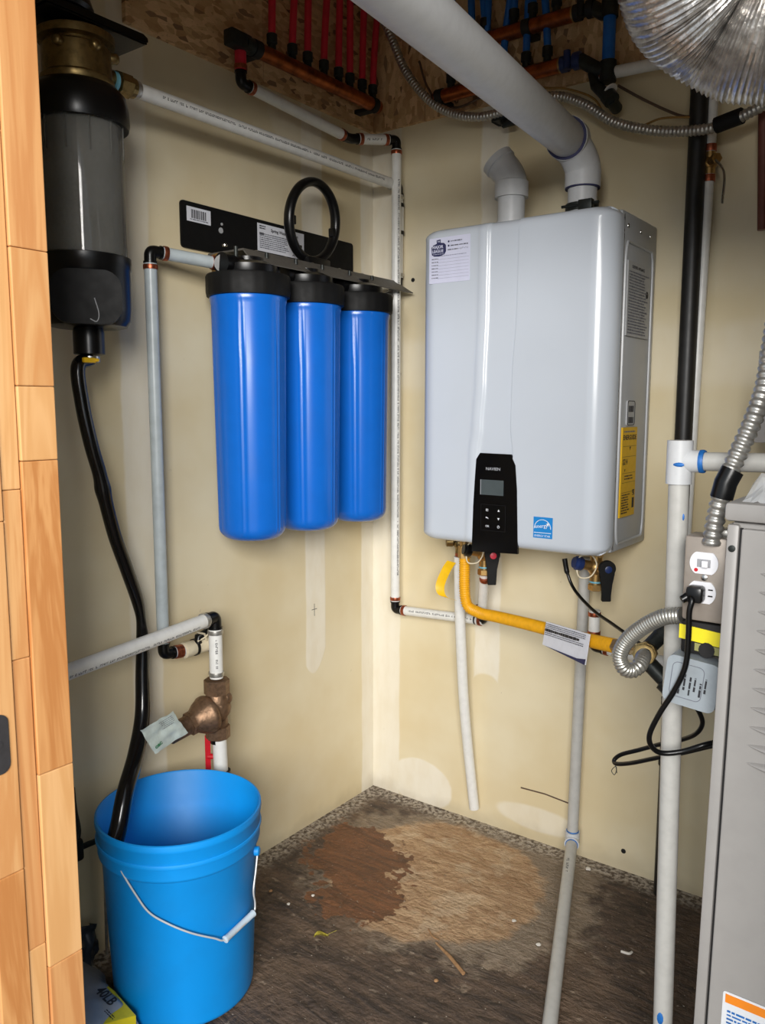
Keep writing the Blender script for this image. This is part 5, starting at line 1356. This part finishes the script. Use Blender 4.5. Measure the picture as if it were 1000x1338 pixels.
# cord
pg = thing('black_cord', 'black power cord plugged into the socket, looping round the waste pipe', 'cord', so)
b = B(); b.box((so.x - .014, -.826, so.z - .0105), (so.x + .006, -.8045, so.z + .0100), .004); b.cyl((so.x - .010, -.818, so.z - .002), (so.x - .018, -.824, so.z - .008), .0062, .005, n=14); add('plug', b, 'black_plastic', pg)
cd = [(so.x - .012, -.820, so.z - .002), (1.117, -0.826, 0.8843), (1.115, -0.828, 0.8688), (1.115, -0.826, 0.839), (1.112, -0.822, 0.798), (1.098, -0.815, 0.761), (1.079, -0.81, 0.7243), (1.064, -0.8, 0.6881), (1.065, -0.79, 0.6677), (1.076, -0.78, 0.6585), (1.099, -0.77, 0.6632), (1.129, -0.76, 0.6779), (1.148, -0.72, 0.6756)]
add('cord', B().tube(crv(cd, 8), .0036, 12), 'black_plastic', pg)
c2_ = [(1.144, -0.7, 0.6634), (1.114, -0.7, 0.6491), (1.081, -0.69, 0.629), (1.034, -0.66, 0.5978), (0.9839, -0.63, 0.5648), (0.9535, -0.61, 0.548), (0.9459, -0.6, 0.5489), (0.957, -0.6, 0.561), (0.9885, -0.61, 0.5805), (1.026, -0.63, 0.606), (1.069, -0.66, 0.6353), (1.093, -0.68, 0.6573), (1.103, -0.69, 0.6779), (1.1, -0.7, 0.6973), (1.092, -0.71, 0.713), (1.08, -0.715, 0.7252)]
add('cord', B().tube(crv(c2_, 8), .0034, 12), 'black_plastic', pg)
b = B(); k_ = V((0.9479, -0.605, 0.546)); b.tube(crv([k_, k_ + V((.004, 0, -.010)), k_ + V((.001, 0, -.020)), k_ + V((-.004, 0, -.014)), k_ + V((.003, 0, -.005)), k_ + V((.005, 0, -.016))], 5), .0006, 6); add('twist_tie', b, 'iron', pg)
# relay with yellow label and grey transformer under the box
rl = thing('relay_box', 'black relay box with bright yellow label under the outlet box', 'relay', (1.122, -0.8, 0.8244))
r_a = V((1.097, -0.795, 0.8239)); r_b = V((1.154, -0.795, 0.807))
b = B(); b.box((r_a.x, -.795, r_b.z), (FXL - .002, -.75, oz0 - .003), .003); b.cyl((FXL - .02, -.797, r_b.z + .008), (FXL - .02, -.75, r_b.z + .008), .010, n=14); add('case', b, 'dark', rl)
y0_ = V((1.095, -0.797, 0.826)); 
b = B(); b.prism([(0, 0), (FXL - .002 - y0_.x, -.005), (FXL - .002 - y0_.x, .0135), (0, .0185)], (y0_.x, -.7952, y0_.z), UX, UZ, .0014); add('yellow_label', b, 'yellow_label', rl, smooth=False, label='bright yellow label')
b = B(); b.prism([(.0, 0), (FXL - .022 - y0_.x, -.003), (FXL - .022 - y0_.x, .0075), (0, .010)], (y0_.x + .020, -.7952, y0_.z - .0135), UX, UZ, .0012); add('olive_label', b, 'olive_label', rl, smooth=False, label='olive lower label')
tr = thing('transformer', 'grey rounded transformer with printed label below the relay box', 'transformer', (1.111, -0.8, 0.7767))
t_a = V((1.08, -0.8, 0.7498)); t_b = V((1.142, -0.8, 0.8079)); tw_ = FXL - .004 - t_a.x; th_ = t_b.z - t_a.z
tx = V((1, 0, 0)); b = B(); b.prism(rrect(tw_, th_ + .006, .010, 6, tw_ / 2, th_ / 2), (t_a.x, -.775, t_a.z - .004), V((1, 0, -.10)).normalized(), V((.10, 0, 1)).normalized(), .033)
bmesh.ops.bevel(b.bm, geom=[e for e in b.bm.edges if e.is_manifold and e.calc_face_angle(0) > .9], offset=.005, segments=3, affect='EDGES')
add('case', b, 'transformer', tr)
to = V((t_a.x, -.8084, t_a.z - .004)); 
pts = [to + V((1, 0, -.10)).normalized() * (p[0]) + V((.10, 0, 1)).normalized() * (p[1]) for p in rrect(tw_ * .60, th_ * .78, .007, 5, tw_ * .42, th_ * .52)]
add('label_outline', B().tube(pts, .0004, 6, closed=True), 'ink_grey', tr)
for k in range(6):
    scribble(to + V((.018 + k * .0065, -.0002, .010 + .006 * (k % 2))), (.10, 0, 1), (-1, 0, .1), .026, .005, 1, 'ink', tr, seed=100 + k, ragged=0.3)

# ------------------------------------------------------------------ small debris and marks
leaf = B(); c_ = V((0.3361, -0.6309, 0.002)); u_ = V((.6, .8, 0)); v_ = V((-.8, .6, 0))
prev = None; fr_ = []
for k in range(9):
    t_ = k / 8; w_ = .009 * math.sin(PI * t_) ** .7 + .0002; z_ = .003 + .004 * math.sin(t_ * 5)
    fr_.append([leaf.bm.verts.new(c_ + u_ * (t_ - .5) * .032 + v_ * w_ + V((0, 0, z_ + .002))), leaf.bm.verts.new(c_ + u_ * (t_ - .5) * .032 + V((0, 0, z_ - .001))), leaf.bm.verts.new(c_ + u_ * (t_ - .5) * .032 - v_ * w_ + V((0, 0, z_ + .003)))])
for a_, b_ in zip(fr_, fr_[1:]):
    for k in range(2): leaf.face((a_[k], a_[k + 1], b_[k + 1], b_[k]))
leaf.tube([c_ + u_ * .015 + V((0, 0, .003)), c_ + u_ * .034 + V((0, 0, .008))], .0005, 6)
tag(add('fallen_leaf', leaf, 'leaf', None), 'small curled yellow green leaf on the floor right of the bucket', 'leaf')
s0, s1 = V((0.5454, -0.505, 0.004)), V((0.64, -0.5514, 0.004))
b = B(); b.tube([s0, s0.lerp(s1, .5) + V((.002, .001, .001)), s1], .0040, 7, rf=lambda i: (.0022, .0038, .0042)[i]); tag(add('wood_splinter', b, 'stick', None), 'longest pale wood splinter lying on the floor', 'splinter')
b = B(); b.tube(crv([(0.5066, -0.475, 0.003), (0.5286, -0.4908, 0.003), (0.5445, -0.4916, 0.003)], 4), .0016, 6); tag(add('wood_splinter', b, 'stick', None), 'short curved splinter just behind the longest splinter on the floor', 'splinter')
b = B(); b.tube(crv([(0.8682, -0.2986, 0.003), (0.884, -0.2976, 0.004), (0.887, -0.2877, 0.003)], 4), .0028, 6); tag(add('plaster_curl', b, 'crumb', None), 'small white plaster curl on the floor left of the waste pipe', 'debris')
for pz_, s_, lb in (((0.7206, -0.3802, 0.003), .0055, 'bright white plaster crumb on the floor left of the drain pipe'), ((0.6423, -0.3388, 0.003), .0050, 'white plaster crumb on the floor beyond the long splinter'), ((0.2247, -0.5307, 0.003), .0038, 'tiny white crumb at the left of the brown floor stain'), ((0.2012, -0.588, 0.003), .0040, 'tiny white crumb nearest the bucket on dark floor'), ((0.6058, -0.5995, 0.003), .0045, 'tan crumb on the floor in front of the long splinter'), ((0.694, -0.0475, 0.003), .0065, 'grey crumb beside the foot of the drain pipe coupling'), ((0.1337, -0.5753, 0.003), .0045, 'reddish brown flake on the floor near the bucket')):
    b = B(); g = bmesh.ops.create_icosphere(b.bm, subdivisions=2, radius=s_)
    for v_ in b.bm.verts: v_.co = v_.co * (1 + .35 * mnoise.noise(v_.co * 260 + V(pz_) * 9)); v_.co.z *= .55
    bmesh.ops.translate(b.bm, vec=V(pz_), verts=b.bm.verts)
    tag(add('crumb', b, 'stick' if 'tan' in lb or 'reddish' in lb else 'crumb', None, ang=20), lb, 'debris')
# joint grit along the wall foot
b = B(); rnd = random.Random(21)
for k in range(300):
    if rnd.random() < .6: x, y = rnd.uniform(.004, .85), -abs(rnd.gauss(0, .022)) - .003
    else: x, y = abs(rnd.gauss(0, .02)) + .003, -rnd.uniform(.004, .6)
    s_ = rnd.uniform(.0008, .0023); g = bmesh.ops.create_icosphere(b.bm, subdivisions=1, radius=s_); bmesh.ops.scale(b.bm, vec=(1, 1, .6), verts=g['verts']); bmesh.ops.translate(b.bm, vec=(x, y, s_ * .4), verts=g['verts'])
for k in range(180):
    x, y = rnd.uniform(.25, 1.05), rnd.uniform(-.85, -.05)
    s_ = rnd.uniform(.0006, .0015); g = bmesh.ops.create_icosphere(b.bm, subdivisions=1, radius=s_); bmesh.ops.scale(b.bm, vec=(1, 1, .6), verts=g['verts']); bmesh.ops.translate(b.bm, vec=(x, y, s_ * .4), verts=g['verts'])
o = add('plaster_grit', b, 'grit', None, smooth=False); tag(o, 'fine pale plaster grit scattered along the foot of the walls', 'grit'); o['kind'] = 'stuff'
# pencil cross on the compound stripe and a rust streak are marks on the wall
cr = V((0, -0.2588, 0.5915)); b = B(); b.box((-.001, cr.y - .011, cr.z - .0007), (.0004, cr.y + .010, cr.z + .0007)); b.box((-.001, cr.y - .0007, cr.z - .018), (.0004, cr.y + .0007, cr.z + .015))
tag(add('pencil_cross', b, 'ink', None, smooth=False), 'small pencil cross on the pale compound stripe under the blue filters', 'mark')
s0, s1 = V((0.485, 0, 0.133)), V((0.6216, 0, 0.1297))
b = B(); b.tube([s0, s0.lerp(s1, .5) + V((0, 0, .004)), s1], .002, 6, flat=(1, 1)); tag(add('wall_scratch', b, 'brown_wire', None), 'brown scratch low on the back wall left of the drain pipe', 'mark')
p_ = V((0.1341, 0, 1.459)); tag(add('wall_plug', B().lathe([(.0055, -.003), (.0055, .0015), (.002, .002)], p_, (0, -1, 0), 12), 'dark', None), 'small dark screw in the back wall left of the heater', 'screw')
p_ = V((0.7628, 0, 0.0503)); tag(add('wall_hole', B().lathe([(.0060, -.003), (.0060, .0008), (.003, .001)], p_, (0, -1, 0), 12), 'dark', None), 'dark round hole low on the back wall left of the waste pipe', 'hole')

# GROUPS: repeats share a short phrase
GROUPS = {'crumb': 'small crumbs scattered on the floor', 'isolation_valve': 'isolation valves under the heater', 'manifold': 'copper manifolds on the strand boards',
          'wood_splinter': 'wood splinters on the floor', 'steel_rod': 'steel rods behind the bucket', 'brown_cable': 'thin brown cables above the heater',
          'armored_cable': 'flexible steel conduits', 'strand_board': 'strand boards at the top of the walls'}
for o in S.objects:
    if o.parent is None and o.name.split('.')[0] in GROUPS: o['group'] = GROUPS[o.name.split('.')[0]]
